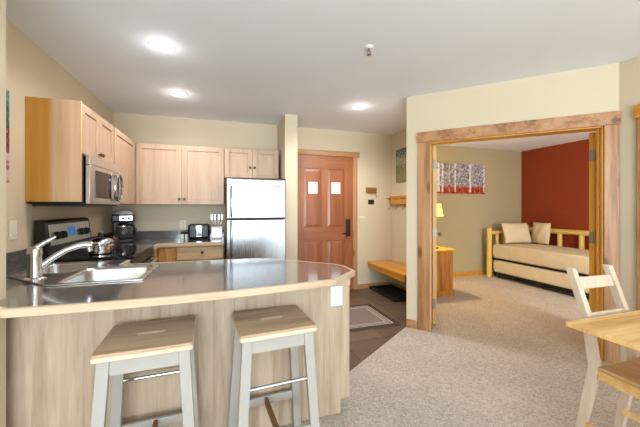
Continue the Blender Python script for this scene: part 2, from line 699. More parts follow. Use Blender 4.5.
A0 = Vector((1.865, 2.835))                    # left end of the diagonal wall
U = Vector((1, -1)).normalized()               # along the diagonal wall
N = Vector((1, 1)).normalized()                # into the bedroom


def W(s, d, z=0.0):
    p = A0 + U * s + N * d
    return Vector((p.x, p.y, z))


def wbox(mb, s0, s1, d0, d1, z0, z1):
    c = W((s0 + s1) / 2, (d0 + d1) / 2, (z0 + z1) / 2)
    return mb.obox(c, Vector((U.x, U.y, 0)) * (s1 - s0) / 2, Vector((N.x, N.y, 0)) * (d1 - d0) / 2, Vector((0, 0, (z1 - z0) / 2)))


struct('floor', MB().box(-2.3, 6.0, -6.6, 5.0, -0.12, 0.0), M['carpet'], 'beige speckled carpet across the living room and bedroom', 'floor')
tp = [(-1.27, 1.80), (0.40, 1.80), (0.69, 2.02), (1.865, 2.84), (2.6, 3.575), (2.6, 4.37), (-1.27, 4.37)]
struct('floor_tile', MB().prism(tp, 0.0, 0.003), M['tile'], 'brown slate tile floor of the kitchen and entry', 'floor')
struct('ceiling', MB().box(-2.3, 3.2, -6.6, 4.6, H, H + 0.1), M['ceil'], 'flat grey-white ceiling over kitchen and living room', 'ceiling')
bc = [(2.04, 2.94), (3.12, 1.85), (3.2, 1.8), (3.2, -0.1), (5.9, -0.1), (5.9, 4.8), (2.66, 4.8), (2.66, 3.58)]
struct('ceiling_bedroom', MB().prism(bc, 2.377, 2.425), M['ceil'], 'lower grey ceiling inside the bedroom', 'ceiling')
struct('wall_left', MB().box(XL - 0.12, XL, 1.70, YB, 0, H), M['wall'], 'cream kitchen wall behind the range and sink', 'wall')
struct('wall_stub', MB().box(-2.3, -0.90, 1.59, 1.70, 0, H), M['wall'], 'cream wall end at the far left edge', 'wall')
struct('wall_back', MB().box(XL - 0.12, 2.72, YB, YB + 0.12, 0, H), M['wall'], 'cream back wall of kitchen and entry', 'wall')
struct('wall_pillar', MB().box(0.752, 0.912, 3.81, YB, 0, H), M['wall'], 'cream partition end between refrigerator and entry door', 'wall')
struct('wall_hall', MB().box(2.6, 2.72, 3.56, YB, 0, H), M['wall'], 'cream entry wall with the bench and coat rack', 'wall')
mb = MB()
wbox(mb, 0.0, 0.10, 0.0, 1.045, 0, H)
struct('wall_return', mb, M['wall'], 'cream wall between entry and bedroom', 'wall')
mb = MB()
wbox(mb, 0.10, 0.225, 0, 0.14, 0, H)
wbox(mb, 1.60, 1.69, 0, 0.14, 0, H)
wbox(mb, 0.225, 1.60, 0, 0.14, 1.945, H)
struct('wall_diagonal', mb, M['wall'], 'cream diagonal wall with the wide bedroom opening', 'wall')
struct('wall_right', MB().prism([(3.06, 1.64), (3.06, -6.6), (3.2, -6.6), (3.2, 1.80), (3.16, 1.74)], 0, H), M['wall'], 'cream wall at the right edge of the room', 'wall')
struct('wall_bedroom', MB().box(2.72, 5.79, 4.62, 4.74, 0, 2.377), M['wall2'], 'tan bedroom wall carrying the birch canvas', 'wall')
struct('wall_red', MB().box(5.67, 5.79, -0.1, 4.62, 0, 2.377), M['red'], 'rust red accent wall behind the daybed', 'wall')
struct('wall_living', MB().box(-2.3, -2.18, -6.6, 1.60, 0, H), M['wall'], 'cream living room side wall', 'wall')
mb = MB()
mb.box(-2.3, -2.1, -6.6, -6.48, 0, H)
mb.box(1.5, 3.2, -6.6, -6.48, 0, H)
mb.box(-2.1, 1.5, -6.6, -6.48, 2.35, H)
mb.box(-2.1, 1.5, -6.6, -6.48, 0, 0.3)
struct('wall_added_window', mb, M['wall'], 'cream living room wall around the added window', 'wall')
struct('wall_bedroom_near', MB().box(3.2, 5.79, -0.1, 0.0, 0, 2.377), M['wall2'], 'tan bedroom wall facing the birch canvas', 'wall')  # solid unseen wall, has no window

# baseboards
mb = MB()
mb.box(1.99, 2.60, YB - 0.016, YB, 0, 0.075)
mb.box(0.912, 0.985, YB - 0.016, YB, 0, 0.075)
struct('baseboard_entry', mb, M['pine_h'], 'low wooden baseboard along the entry wall', 'baseboard', bevel=0.003)
struct('baseboard_hall', MB().box(2.584, 2.60, 3.58, YB - 0.016, 0, 0.075), M['pine_h'], 'low wooden baseboard under the bench', 'baseboard', bevel=0.003)
mb = MB()
wbox(mb, 0.0, 0.113, -0.016, 0.0, 0, 0.085)
struct('baseboard_diagonal', mb, M['pine_h'], 'short wooden baseboard left of the bedroom opening', 'baseboard', bevel=0.003)
struct('baseboard_bedroom', MB().box(2.72, 5.67, 4.604, 4.62, 0, 0.075), M['gold_h'], 'honey pine baseboard under the birch canvas', 'baseboard', bevel=0.003)
struct('baseboard_red', MB().box(5.654, 5.67, 0.0, 4.60, 0, 0.075), M['gold_h'], 'honey pine baseboard along the red wall', 'baseboard', bevel=0.003)

# bedroom opening casing
tr = thing('trim_1', 'wide knotty pine casing around the bedroom opening', 'door frame', W(0.9, -0.01, 0), kind=STR)
mb = MB()
wbox(mb, 0.105, 1.695, -0.026, 0.0, 1.935, 2.042)
o = obj('head_casing', mb, M['pine_h'], tr, bevel=0.004)
mb = MB()
wbox(mb, 0.118, 0.235, -0.02, 0.0, 0, 1.935)
obj('side_casing', mb, M['pine'], tr, bevel=0.004)
mb = MB()
wbox(mb, 1.592, 1.688, -0.02, 0.0, 0, 1.935)
obj('side_casing', mb, M['pine'], tr, bevel=0.004)
mb = MB()
wbox(mb, 0.225, 0.243, 0.0, 0.14, 0, 1.935)
obj('jamb', mb, M['tanpine'], tr, bevel=0.002)
mb = MB()
wbox(mb, 1.582, 1.60, 0.0, 0.14, 0, 1.935)
wbox(mb, 1.568, 1.582, 0.05, 0.085, 0, 1.935)
obj('jamb', mb, M['gold'], tr, bevel=0.002)
mb = MB()
wbox(mb, 0.243, 1.582, 0.0, 0.14, 1.925, 1.945)
obj('head_jamb', mb, M['gold_h'], tr, bevel=0.002)

# entry door casing
tr = thing('trim_2', 'pine casing around the entry door', 'door frame', (1.5, YB, 0), kind=STR)
obj('head_casing', MB().box(0.915, 2.025, YB - 0.026, YB, 2.035, 2.115), M['pine_h'], tr, bevel=0.004)
obj('side_casing', MB().box(1.918, 1.992, YB - 0.02, YB, 0, 2.035), M['pine'], tr, bevel=0.004)
obj('side_casing', MB().box(0.915, 0.985, YB - 0.02, YB, 0.08, 2.035), M['pine'], tr, bevel=0.004)
# casing at the right edge
tr = thing('trim_3', 'pine casing at the right edge of the room', 'door frame', (3.05, 1.0, 0), kind=STR)
obj('head_casing', MB().box(3.034, 3.06, 0.3, 1.535, 1.95, 2.055), M['gold_h'], tr, bevel=0.004)
obj('side_casing', MB().box(3.04, 3.06, 1.42, 1.522, 0, 1.95), M['pine'], tr, bevel=0.004)
d4 = thing('door_4', 'closed pine door at the right edge of the room', 'door', (3.05, 0.9, 0), kind=STR)
obj('door_leaf', MB().box(3.046, 3.0595, 0.40, 1.42, 0.01, 1.95), M['tanpine'], d4, bevel=0.002)
for y0, y1 in ((0.50, 0.88), (0.96, 1.32)):
    for z0, z1 in ((0.2, 0.85), (1.0, 1.82)):
        obj('door_panel', MB().box(3.040, 3.047, y0, y1, z0, z1), M['tanpine'], d4, bevel=0.004)
# unseen window behind the camera, added for its light
wn = thing('added_window', 'unseen living room window added for its light', 'window', (0.7, -6.52, 0.3), kind=STR)
mb = MB()
for a, b_ in ((-2.1, -2.04), (-0.93, -0.87), (0.27, 0.33), (1.44, 1.5)):
    mb.box(a, b_, -6.58, -6.50, 0.3, 2.35)
mb.box(-2.04, 1.44, -6.58, -6.50, 0.3, 0.36)
mb.box(-2.04, 1.44, -6.58, -6.50, 2.29, 2.35)
obj('added_window_frame', mb, M['pine'], wn, bevel=0.003)

# ------------------------------------------------------------------ entry door (leaf) with panels and lock
dr = thing('door_1', 'reddish fir entry door with four panels beside the refrigerator', 'door', (1.45, YB - 0.012, 0), kind=STR)
dx0, dx1 = 0.985, 1.918
yf = YB - 0.012
mb = MB()
mb.box(dx0, dx1, yf + 0.004, YB - 0.0005, 0.01, 2.032)
obj('door_back', mb, M['door'], dr)
mb = MB()
px = ((dx0 + 0.145, 1.405), (1.50, dx1 - 0.145))
mb.box(dx0, px[0][0], yf - 0.008, yf + 0.004, 0.01, 2.032)
mb.box(px[1][1], dx1, yf - 0.008, yf + 0.004, 0.01, 2.032)
obj('stile', mb, M['door'], dr, bevel=0.0015)
mb = MB()
for z0, z1 in ((1.84, 2.032), (0.775, 0.965), (0.01, 0.24)):
    mb.box(px[0][0], px[1][1], yf - 0.008, yf + 0.004, z0, z1)
obj('rail', mb, M['door_h'], dr, bevel=0.0015)
mb = MB()
for z0, z1 in ((0.965, 1.84), (0.24, 0.775)):
    mb.box(px[0][1], px[1][0], yf - 0.008, yf + 0.004, z0, z1)
obj('mid_stile', mb, M['door'], dr, bevel=0.0015)
for a, b_ in px:
    for z0, z1 in ((0.965, 1.84), (0.24, 0.775)):
        mb = MB()
        q = 0.045
        c = [(a + 0.006, z0 + 0.006), (b_ - 0.006, z0 + 0.006), (b_ - 0.006, z1 - 0.006), (a + 0.006, z1 - 0.006)]
        i_ = [(a + q, z0 + q), (b_ - q, z0 + q), (b_ - q, z1 - q), (a + q, z1 - q)]
        vo = [mb.bm.verts.new((x, yf + 0.004, z)) for x, z in c]
        vi = [mb.bm.verts.new((x, yf - 0.006, z)) for x, z in i_]
        for k in range(4):
            mb.bm.faces.new((vo[k], vo[(k + 1) % 4], vi[(k + 1) % 4], vi[k]))
        mb.bm.faces.new(vi)
        mb.bm.faces.new(vo[::-1])
        obj('door_panel', mb, M['door'], dr, smooth=10)
lk = part_label(obj('lock_plate', MB().box(1.792, 1.866, yf - 0.03, yf - 0.008, 0.825, 1.09), M['bronze'], dr, bevel=0.008), 'dark bronze lock plate')
mb = MB()
mb.cyl((1.826, yf - 0.03, 0.875), (1.826, yf - 0.07, 0.875), 0.012)
mb.tube([(1.832, yf - 0.066, 0.875), (1.78, yf - 0.068, 0.876), (1.715, yf - 0.066, 0.872)], [0.011, 0.010, 0.009])
obj('door_handle', mb, M['black'], lk)
for k, (x0, x1, lab) in enumerate(((1.205, 1.345, 'white paper notice on the left upper panel of the entry door'), (1.565, 1.705, 'white paper notice on the right upper panel of the entry door'))):
    tag(obj('paper_notice', MB().box(x0, x1, yf - 0.0085, yf - 0.007, 1.47, 1.64), M['paper']), lab, 'notice', 'notices on the entry door')


# ------------------------------------------------------------------ bedroom door leaves
def leaf(name, label, hinge, ang, length, th, hand, knob=False, mat='gold'):
    t = Vector((math.cos(ang), math.sin(ang), 0))
    n = Vector((-t.y, t.x, 0)) * hand
    h = Vector((hinge[0], hinge[1], 0))
    r = thing(name, label, 'door', tuple(h), kind=STR)
    mb = MB()
    mb.obox(h + t * length / 2 + n * th / 2 + Vector((0, 0, 0.97)), t * length / 2, n * th / 2, Vector((0, 0, 0.95)))
    obj('door_leaf', mb, M[mat], r, bevel=0.003)
    mb = MB()
    for s in (-1, 1):
        for z0, z1 in ((0.2, 0.78), (0.95, 1.8)):
            for a, b_ in ((0.09, length / 2 - 0.03), (length / 2 + 0.03, length - 0.09)):
                c = h + t * (a + b_) / 2 + n * (th / 2 + s * (th / 2 + 0.002)) + Vector((0, 0, (z0 + z1) / 2))
                mb.obox(c, t * (b_ - a) / 2, n * 0.003, Vector((0, 0, (z1 - z0) / 2)))
    obj('door_panel', mb, M[mat], r, bevel=0.002)
    for z in (0.24, 1.0, 1.72):
        mb = MB()
        mb.cyl(h - t * 0.006 + n * 0.002 + Vector((0, 0, z - 0.05)), h - t * 0.006 + n * 0.002 + Vector((0, 0, z + 0.05)), 0.008, seg=12)
        mb.obox(h + t * -0.001 + n * th / 2 + Vector((0, 0, z)), t * 0.0015, n * th * 0.45, Vector((0, 0, 0.05)))
        part_label(obj('hinge', mb, M['brass'], r), 'aged metal hinge')
    if knob:
        mb = MB()
        for s in (-1, 1):
            c = h + t * (length - 0.07) + n * (th / 2 + s * th / 2) + Vector((0, 0, 0.935))
            mb.cyl(c, c + n * s * 0.012, 0.028)
            mb.cyl(c + n * s * 0.012, c + n * s * 0.04, 0.011)
            mb.cyl(c + n * s * 0.036, c + n * s * 0.05, 0.018, 0.027)
            mb.cyl(c + n * s * 0.05, c + n * s * 0.068, 0.027, 0.019)
        part_label(obj('door_knob', mb, M['brass'], r), 'round aged metal knob')
    return r


hl = W(0.246, 0.148)
leaf('door_2', 'open pine bedroom door seen edge on beside the nightstand', (hl.x, hl.y), R(52.5), 0.64, 0.035, -1, True, 'tanpine')
hr = W(1.579, 0.155)
leaf('door_3', 'open honey pine bedroom door folded back in front of the daybed', (hr.x, hr.y), R(18), 0.64, 0.04, 1, False)

# ------------------------------------------------------------------ upper cabinets
UZ0, UZ1 = 1.30, 2.017


def shaker_door(root, axis, a0, a1, z0, z1, face, mat, knob_at=None, fw=0.055, th=0.02, knob_z=None):
    """axis 'y': door lies in the plane x=face looking +x; axis 'x': plane y=face looking -y"""
    g = 0.002
    a0, a1, z0, z1 = a0 + g, a1 - g, z0 + g, z1 - g

    def bx(mb, u0, u1, w0, w1, d0, d1):
        if axis == 'y':
            return mb.box(face + d0, face + d1, u0, u1, w0, w1)
        return mb.box(u0, u1, face - d1, face - d0, w0, w1)
    mb = MB()
    bx(mb, a0, a0 + fw, z0, z1, 0, th)
    bx(mb, a1 - fw, a1, z0, z1, 0, th)
    bx(mb, a0 + fw, a1 - fw, z0, z0 + fw, 0, th)
    bx(mb, a0 + fw, a1 - fw, z1 - fw, z1, 0, th)
    bx(mb, a0 + fw, a1 - fw, z0 + fw, z1 - fw, 0, th * 0.45)
    d = obj('cabinet_door', mb, mat, root, bevel=0.0015, seg=1)
    if knob_at is not None:
        if axis == 'y':
            c, dv = Vector((face + th, knob_at, knob_z)), Vector((1, 0, 0))
        else:
            c, dv = Vector((knob_at, face - th, knob_z)), Vector((0, -1, 0))
        mb = MB()
        mb.cyl(c, c + dv * 0.014, 0.007, seg=12)
        mb.cyl(c + dv * 0.012, c + dv * 0.018, 0.010, 0.016, seg=16)
        mb.cyl(c + dv * 0.018, c + dv * 0.028, 0.016, 0.011, seg=16)
        part_label(obj('knob', mb, M['bronze'], d), 'dark bronze knob')
    return d


FX = -0.97
c1 = thing('wall_cabinet', 'pale wood wall cabinet with two small doors above the microwave', 'cabinet', (-1.1, 2.96, 1.645), 'kitchen wall cabinets')
obj('cabinet_body', MB().box(XL + 0.001, FX, 2.608, 3.285, 1.645, UZ1), M['cab'], c1, bevel=0.001)
part_label(obj('end_panel', MB().box(XL + 0.001, FX + 0.02, 2.588, 2.607, UZ0 + 0.005, UZ1), M['endpanel'], c1, bevel=0.001), 'tall finished end panel with warm light painted towards the wall')
shaker_door(c1, 'y', 2.608, 2.94, 1.65, UZ1 - 0.003, FX, M['cab'], 2.915, knob_z=1.69)
shaker_door(c1, 'y', 2.94, 3.285, 1.65, UZ1 - 0.003, FX, M['cab'], 2.965, knob_z=1.69)

c2 = thing('wall_cabinet', 'tall narrow pale wall cabinet in the corner right of the microwave', 'cabinet', (-1.1, 3.7, UZ0), 'kitchen wall cabinets')
obj('cabinet_body', MB().box(XL + 0.001, FX, 3.306, YB - 0.001, UZ0, UZ1), M['cab'], c2, bevel=0.001)
obj('filler_strip', MB().box(FX - 0.02, FX, 3.287, 3.305, 1.645, UZ1), M['cab'], c2)
shaker_door(c2, 'y', 3.31, 4.0, UZ0, UZ1 - 0.003, FX, M['cab'])

FY = 4.06
c3 = thing('wall_cabinet', 'wide pale wood wall cabinet with two tall doors above the toaster', 'cabinet', (-0.46, 4.2, UZ0), 'kitchen wall cabinets')
obj('cabinet_body', MB().box(FX + 0.002, 0.024, FY, YB - 0.001, UZ0, UZ1), M['cab'], c3, bevel=0.001)
shaker_door(c3, 'x', -0.948, -0.462, UZ0, UZ1 - 0.003, FY, M['cab'], -0.49, knob_z=1.365, fw=0.06)
shaker_door(c3, 'x', -0.462, 0.024, UZ0, UZ1 - 0.003, FY, M['cab'], -0.434, knob_z=1.365, fw=0.06)

c4 = thing('wall_cabinet', 'short pale wood wall cabinet above the refrigerator', 'cabinet', (0.39, 4.2, 1.64), 'kitchen wall cabinets')
obj('cabinet_body', MB().box(0.028, 0.712, FY, YB - 0.001, 1.64, UZ1), M['cab'], c4, bevel=0.001)
shaker_door(c4, 'x', 0.028, 0.372, 1.64, UZ1 - 0.003, FY, M['cab'], 0.345, knob_z=1.775)
shaker_door(c4, 'x', 0.372, 0.712, 1.64, UZ1 - 0.003, FY, M['cab'], 0.40, knob_z=1.775)

# ------------------------------------------------------------------ microwave
mw = thing('microwave', 'stainless steel microwave with a loop handle under the wall cabinet', 'microwave', (-1.1, 2.96, 1.285))
obj('housing', MB().box(XL + 0.001, -0.925, 2.608, 3.30, 1.29, 1.64), M['black'], mw, bevel=0.003)


def bow(y, base=-0.925, depth=0.018):
    t = (y - 2.60) / 0.70
    return base + 0.020 + depth * (1 - (2 * t - 1) ** 2)


def bowed(y0, y1, z0, z1, d0, d1, n=14):
    mb = MB()
    ys = [y0 + (y1 - y0) * i / n for i in range(n + 1)]
    poly = [(bow(y) + d1, y) for y in ys] + [(bow(y) + d0, y) for y in reversed(ys)]
    mb.prism(poly, z0, z1)
    return mb


obj('vent_band', bowed(2.608, 3.30, 1.575, 1.64, -0.04, 0.0), M['steel_h'], mw, bevel=0.002)
dm = obj('microwave_door', bowed(2.608, 3.30, 1.29, 1.571, -0.04, 0.0), M['steel_h'], mw, bevel=0.002)
part_label(obj('door_window', bowed(2.69, 2.995, 1.335, 1.54, 0.0005, 0.003), M['blackgloss'], dm), 'dark glass door window')
part_label(obj('control_panel', bowed(3.08, 3.25, 1.335, 1.54, 0.0005, 0.003), M['darkgrey'], dm), 'dark control panel')
mb = MB()
pts = []
for i in range(25):
    a = 2 * math.pi * i / 24
    y = 3.135 + 0.115 * math.cos(a)
    z = 1.44 + 0.118 * math.sin(a)
    pts.append((bow(y) + 0.025, y, z))
mb.tube(pts, 0.011, seg=10, cap=False)
mb.cyl((bow(3.135) - 0.002, 3.135, 1.548), (bow(3.135) + 0.025, 3.135, 1.556), 0.008, seg=10)
mb.cyl((bow(3.135) - 0.002, 3.135, 1.332), (bow(3.135) + 0.025, 3.135, 1.324), 0.008, seg=10)
part_label(obj('handle', mb, M['chrome'], dm), 'chrome loop handle')
obj('bottom_vent', MB().box(XL + 0.03, -0.93, 2.609, 3.30, 1.272, 1.289), M['black'], mw, bevel=0.002)

# ------------------------------------------------------------------ base cabinets, worktops, sink
CZ = 0.87                                   # worktop height


def base_cab(label, box, loc):
    t = thing('base_cabinet', label, 'cabinet', loc, 'kitchen base cabinets')
    obj('cabinet_body', MB().box(*box), M['cab_warm'], t, bevel=0.001)
    return t


b1 = base_cab('warm wood base cabinet with a door in the back corner, left of the drawer cabinet', (XL + 0.002, -0.492, 3.79, YB - 0.001, 0.09, 0.828), (-0.6, 4.0, 0))
obj('toe_kick', MB().box(XL + 0.002, -0.492, 3.84, 4.2, 0.003, 0.09), M['darkgrey'], b1)
shaker_door(b1, 'x', -0.665, -0.492, 0.10, 0.815, 3.79, M['cab_warm'], None)
b2 = base_cab('warm wood base cabinet with drawers beside the refrigerator', (-0.490, 0.022, 3.79, YB - 0.001, 0.09, 0.828), (-0.23, 4.0, 0))
obj('toe_kick', MB().box(-0.490, 0.022, 3.84, 4.2, 0.003, 0.09), M['darkgrey'], b2)
for z0, z1 in ((0.665, 0.815), (0.40, 0.655), (0.10, 0.39)):
    mb = MB()
    mb.box(-0.480, 0.012, 3.772, 3.79, z0, z1)
    d = obj('drawer', mb, M['cab_h'], b2, bevel=0.004)
    mb = MB()
    c = Vector((-0.215, 3.772, (z0 + z1) / 2 + 0.01))
    mb.cyl(c, c + Vector((0, -0.014, 0)), 0.007, seg=12)
    mb.cyl(c + Vector((0, -0.012, 0)), c + Vector((0, -0.028, 0)), 0.016, 0.012, seg=16)
    part_label(obj('knob', mb, M['bronze'], d), 'dark bronze knob')
b3 = base_cab('narrow warm wood base cabinet between the range and the back corner', (XL + 0.002, -0.70, 3.415, 3.785, 0.09, 0.828), (-1.0, 3.6, 0))
shaker_door(b3, 'y', 3.43, 3.75, 0.10, 0.815, -0.70, M['cab_warm'])
obj('toe_kick', MB().box(XL + 0.002, -0.76, 3.415, 3.785, 0.003, 0.09), M['darkgrey'], b3)

# back worktop (with splash) right of the range
ct = thing('countertop', 'dark grey kitchen countertop under the coffee maker and toaster', 'countertop', (-0.6, 4.0, 0.83), 'kitchen countertops')
bp = [(XL + 0.001, 3.412), (-0.675, 3.412), (-0.675, 3.74), (0.024, 3.74), (0.024, YB - 0.001), (XL + 0.001, YB - 0.001)]
obj('worktop', MB().prism(bp, 0.83, CZ), M['counter'], ct, bevel=0.002)
mb = MB().ribbon([(-0.675, 3.412), (-0.675, 3.74), (0.024, 3.74)], 0.022, 0.828, CZ)
part_label(obj('wood_edge', mb, M['edge'], ct, bevel=0.003), 'pale wood edge strip')
mb = MB()
mb.box(XL + 0.02, 0.024, YB - 0.02, YB - 0.001, CZ, 0.968)
mb.box(XL + 0.001, XL + 0.02, 3.43, YB - 0.001, CZ, 0.968)
obj('backsplash', mb, M['counter'], ct, bevel=0.002)

# peninsula
front = [(-0.80, 1.503), (-0.6, 1.494), (-0.4, 1.490), (-0.2, 1.492), (0.0, 1.506), (0.2, 1.528), (0.4, 1.555), (0.60, 1.585)]
far = [(0.795, 1.775), (0.79, 1.93), (0.755, 2.02), (0.64, 2.13), (0.49, 2.28), (0.40, 2.365), (0.32, 2.415), (0.22, 2.44)]


def offset_path(pts, th):
    out = []
    for i in range(len(pts)):
        ds = []
        if i > 0:
            ds.append((Vector(pts[i]) - Vector(pts[i - 1])).normalized())
        if i < len(pts) - 1:
            ds.append((Vector(pts[i + 1]) - Vector(pts[i])).normalized())
        nrm = Vector((0, 0))
        for d in ds:
            nrm += Vector((d.y, -d.x))
        nrm.normalize()
        k = 1.0 / max(0.5, nrm.dot(Vector((ds[0].y, -ds[0].x))))
        out.append((pts[i][0] + nrm.x * th * k, pts[i][1] + nrm.y * th * k))
    return out


path = offset_path(front + far, -0.02)
outer = path + [(-0.68, 2.44), (-0.68, 2.645), (XL + 0.001, 2.645), (XL + 0.001, 1.703), (-0.897, 1.703), (-0.897, 1.60)]
rim_o = [(-0.835, 1.87), (-0.405, 1.87), (-0.405, 2.35), (-0.765, 2.35), (-0.765, 2.63), (-1.16, 2.63), (-1.16, 2.195)]


def inset(poly, d):
    c = Vector((sum(p[0] for p in poly) / len(poly), sum(p[1] for p in poly) / len(poly)))
    out = []
    for i in range(len(poly)):
        p0, p1, p2 = Vector(poly[i - 1]), Vector(poly[i]), Vector(poly[(i + 1) % len(poly)])
        d1, d2 = (p1 - p0).normalized(), (p2 - p1).normalized()
        n1, n2 = Vector((-d1.y, d1.x)), Vector((-d2.y, d2.x))
        b_ = (n1 + n2).normalized()
        k = d / max(0.3, b_.dot(n1))
        out.append(tuple(p1 + b_ * k))
    return out


hole = inset(rim_o, 0.015)
cp = thing('countertop', 'glossy dark grey peninsula countertop with a curved pale wood edge', 'countertop', (-0.1, 1.9, 0.83), 'kitchen countertops')
obj('worktop', MB().plate(outer, [hole], 0.836, CZ), M['counter'], cp)
mb = MB().ribbon([(-0.897, 1.60)] + path + [(-0.655, 2.44)], 0.02, 0.835, CZ + 0.0005)
part_label(obj('wood_edge', mb, M['edge'], cp, bevel=0.003), 'pale wood edge strip')
part_label(obj('wood_edge', MB().box(-0.68, -0.658, 2.462, 2.645, 0.826, CZ), M['edge'], cp, bevel=0.003), 'pale wood edge strip')
obj('backsplash', MB().box(XL + 0.001, XL + 0.02, 1.705, 2.645, CZ, 0.985), M['counter'], cp, bevel=0.002)

pn = thing('peninsula_cabinet', 'pale ash breakfast bar base below the peninsula countertop', 'cabinet', (-0.1, 1.9, 0))
YP = 1.762
mb = MB()
for s in (0,):
    pts = [(-0.96, 0.003), (0.693, 0.003), (0.693, 0.092), (0.752, 0.092), (0.752, 0.83), (-0.96, 0.83)]
    a = [mb.bm.verts.new((x, YP, z)) for x, z in pts]
    b_ = [mb.bm.verts.new((x, YP + 0.02, z)) for x, z in pts]
    mb.bm.faces.new(a)
    mb.bm.faces.new(b_[::-1])
    for i in range(6):
        j = (i + 1) % 6
        mb.bm.faces.new((a[i], a[j], b_[j], b_[i]))
obj('front_panel', mb, M['ash'], pn, bevel=0.001)
obj('batten', MB().box(-0.122, 0.066, YP - 0.012, YP, 0.003, 0.79), M['ash'], pn, bevel=0.002)
obj('top_rail', MB().box(-0.94, 0.752, YP - 0.014, YP, 0.79, 0.826), M['edge'], pn, bevel=0.002)
obj('end_panel', MB().box(0.735, 0.752, YP + 0.02, 2.08, 0.092, 0.83), M['ash'], pn, bevel=0.001)
pb = [(-0.40, YP + 0.02), (0.735, YP + 0.02), (0.735, 2.0), (0.40, 2.33), (0.18, 2.40), (-0.40, 2.40)]
obj('cabinet_body', MB().prism(pb, 0.09, 0.828), M['ash'], pn)
pk = [(-0.40, YP + 0.02), (0.69, YP + 0.02), (0.69, 1.98), (0.38, 2.28), (0.16, 2.34), (-0.40, 2.34)]
obj('toe_kick', MB().prism(pk, 0.003, 0.09), M['ash'], pn)

# sink: two bowls set at right angles
sk = thing('sink', 'stainless steel corner sink with two bowls set in the peninsula countertop', 'sink', (-0.8, 2.1, 0.7))


def rrect(x0, x1, y0, y1, r, n=5):
    out = []
    for cx, cy, a0 in ((x1 - r, y0 + r, -90), (x1 - r, y1 - r, 0), (x0 + r, y1 - r, 90), (x0 + r, y0 + r, 180)):
        for i in range(n + 1):
            a = R(a0 + 90 * i / n)
            out.append((cx + r * math.cos(a), cy + r * math.sin(a)))
    return out


bowls = [(-0.812, -0.435, 1.895, 2.318), (-1.13, -0.828, 2.20, 2.60)]
mb = MB().plate(rim_o, [rrect(*b_, 0.05) for b_ in bowls], CZ + 0.0008, CZ + 0.008)
obj('sink_rim', mb, M['sinksteel'], sk, bevel=0.002)
for b_ in bowls:
    mb = MB()
    prev = None
    prof = [(0.0, 0.006), (0.004, -0.01), (0.012, -0.12), (0.03, -0.155), (0.07, -0.165)]
    for ins, dz in prof:
        loop = rrect(b_[0] + ins, b_[1] - ins, b_[2] + ins, b_[3] - ins, 0.05)
        ring = [mb.bm.verts.new((x, y, CZ + dz)) for x, y in loop]
        if prev:
            for i in range(len(ring)):
                j = (i + 1) % len(ring)
                mb.bm.faces.new((prev[i], prev[j], ring[j], ring[i]))
        prev = ring
    mb.bm.faces.new(prev)
    bw = obj('bowl', mb, M['sinksteel'], sk, smooth=60)
    sm = bw.modifiers.new('solid', 'SOLIDIFY')
    sm.thickness = 0.002
    cx, cy = (b_[0] + b_[1]) / 2, (b_[2] + b_[3]) / 2
    mb = MB().lathe((cx, cy, CZ - 0.163), [(0.045, 0.0), (0.045, 0.004), (0.034, 0.004), (0.030, 0.001)])
    obj('drain', mb, M['chrome'], bw)

# faucet
fx, fy = -0.955, 2.035
fz = CZ + 0.009
fc = thing('faucet', 'chrome single lever kitchen faucet on the corner sink deck', 'faucet', (fx, fy, fz))
obj('base_plate', MB().lathe((fx, fy, fz), [(0.048, 0), (0.048, 0.006), (0.040, 0.014), (0.030, 0.016)]), M['chrome'], fc)
mb = MB().lathe((fx, fy, fz), [(0.034, 0.014), (0.032, 0.05), (0.031, 0.12), (0.034, 0.14), (0.031, 0.162), (0.016, 0.178)])
obj('faucet_body', mb, M['chrome'], fc)
sd = Vector((0.9, 0.43, 0)).normalized()
b0 = Vector((fx, fy, fz))
mb = MB()
sp = [(0.0, 0.05), (0.04, 0.082), (0.085, 0.118), (0.13, 0.146), (0.18, 0.164), (0.215, 0.168), (0.245, 0.163)]
mb.tube([b0 + sd * a + Vector((0, 0, z)) for a, z in sp], [0.015, 0.015, 0.016, 0.017, 0.019, 0.021, 0.021], seg=16)
obj('spout', mb, M['chrome'], fc)
mb = MB().cyl(b0 + sd * 0.232 + Vector((0, 0, 0.160)), b0 + sd * 0.238 + Vector((0, 0, 0.128)), 0.018, 0.016, seg=16)
obj('spray_head', mb, M['chrome'], fc)
mb = MB()
mb.tube([b0 + Vector((0.0, 0, 0.165)), b0 + sd * 0.04 + Vector((0, 0, 0.195)), b0 + sd * 0.085 + Vector((0, 0, 0.222))], [0.015, 0.012, 0.009], seg=12)
obj('lever', mb, M['chrome'], fc)

# ------------------------------------------------------------------ range
rg = thing('range', 'black and stainless steel electric range left of the kitchen corner', 'stove', (-0.95, 2.96, 0))
RY0, RY1, RXF = 2.652, 3.408, -0.665
obj('body', MB().box(XL + 0.02, RXF, RY0, RY1, 0.02, 0.875), M['black'], rg, bevel=0.003)
ck = obj('cooktop', MB().box(XL + 0.09, RXF + 0.025, RY0, RY1, 0.876, 0.898), M['blackgloss'], rg, bevel=0.004)
for cx, cy, r in ((-0.83, 2.86, 0.10), (-0.83, 3.22, 0.085), (-1.06, 2.86, 0.075), (-1.06, 3.22, 0.10)):
    mb = MB()
    mb.lathe((cx, cy, 0.8985), [(r, 0), (r, 0.0006), (r - 0.006, 0.0006), (r - 0.006, 0)], seg=40, capb=False, capt=False)
    part_label(obj('burner_ring', mb, M['darkgrey'], ck), 'grey burner ring mark')
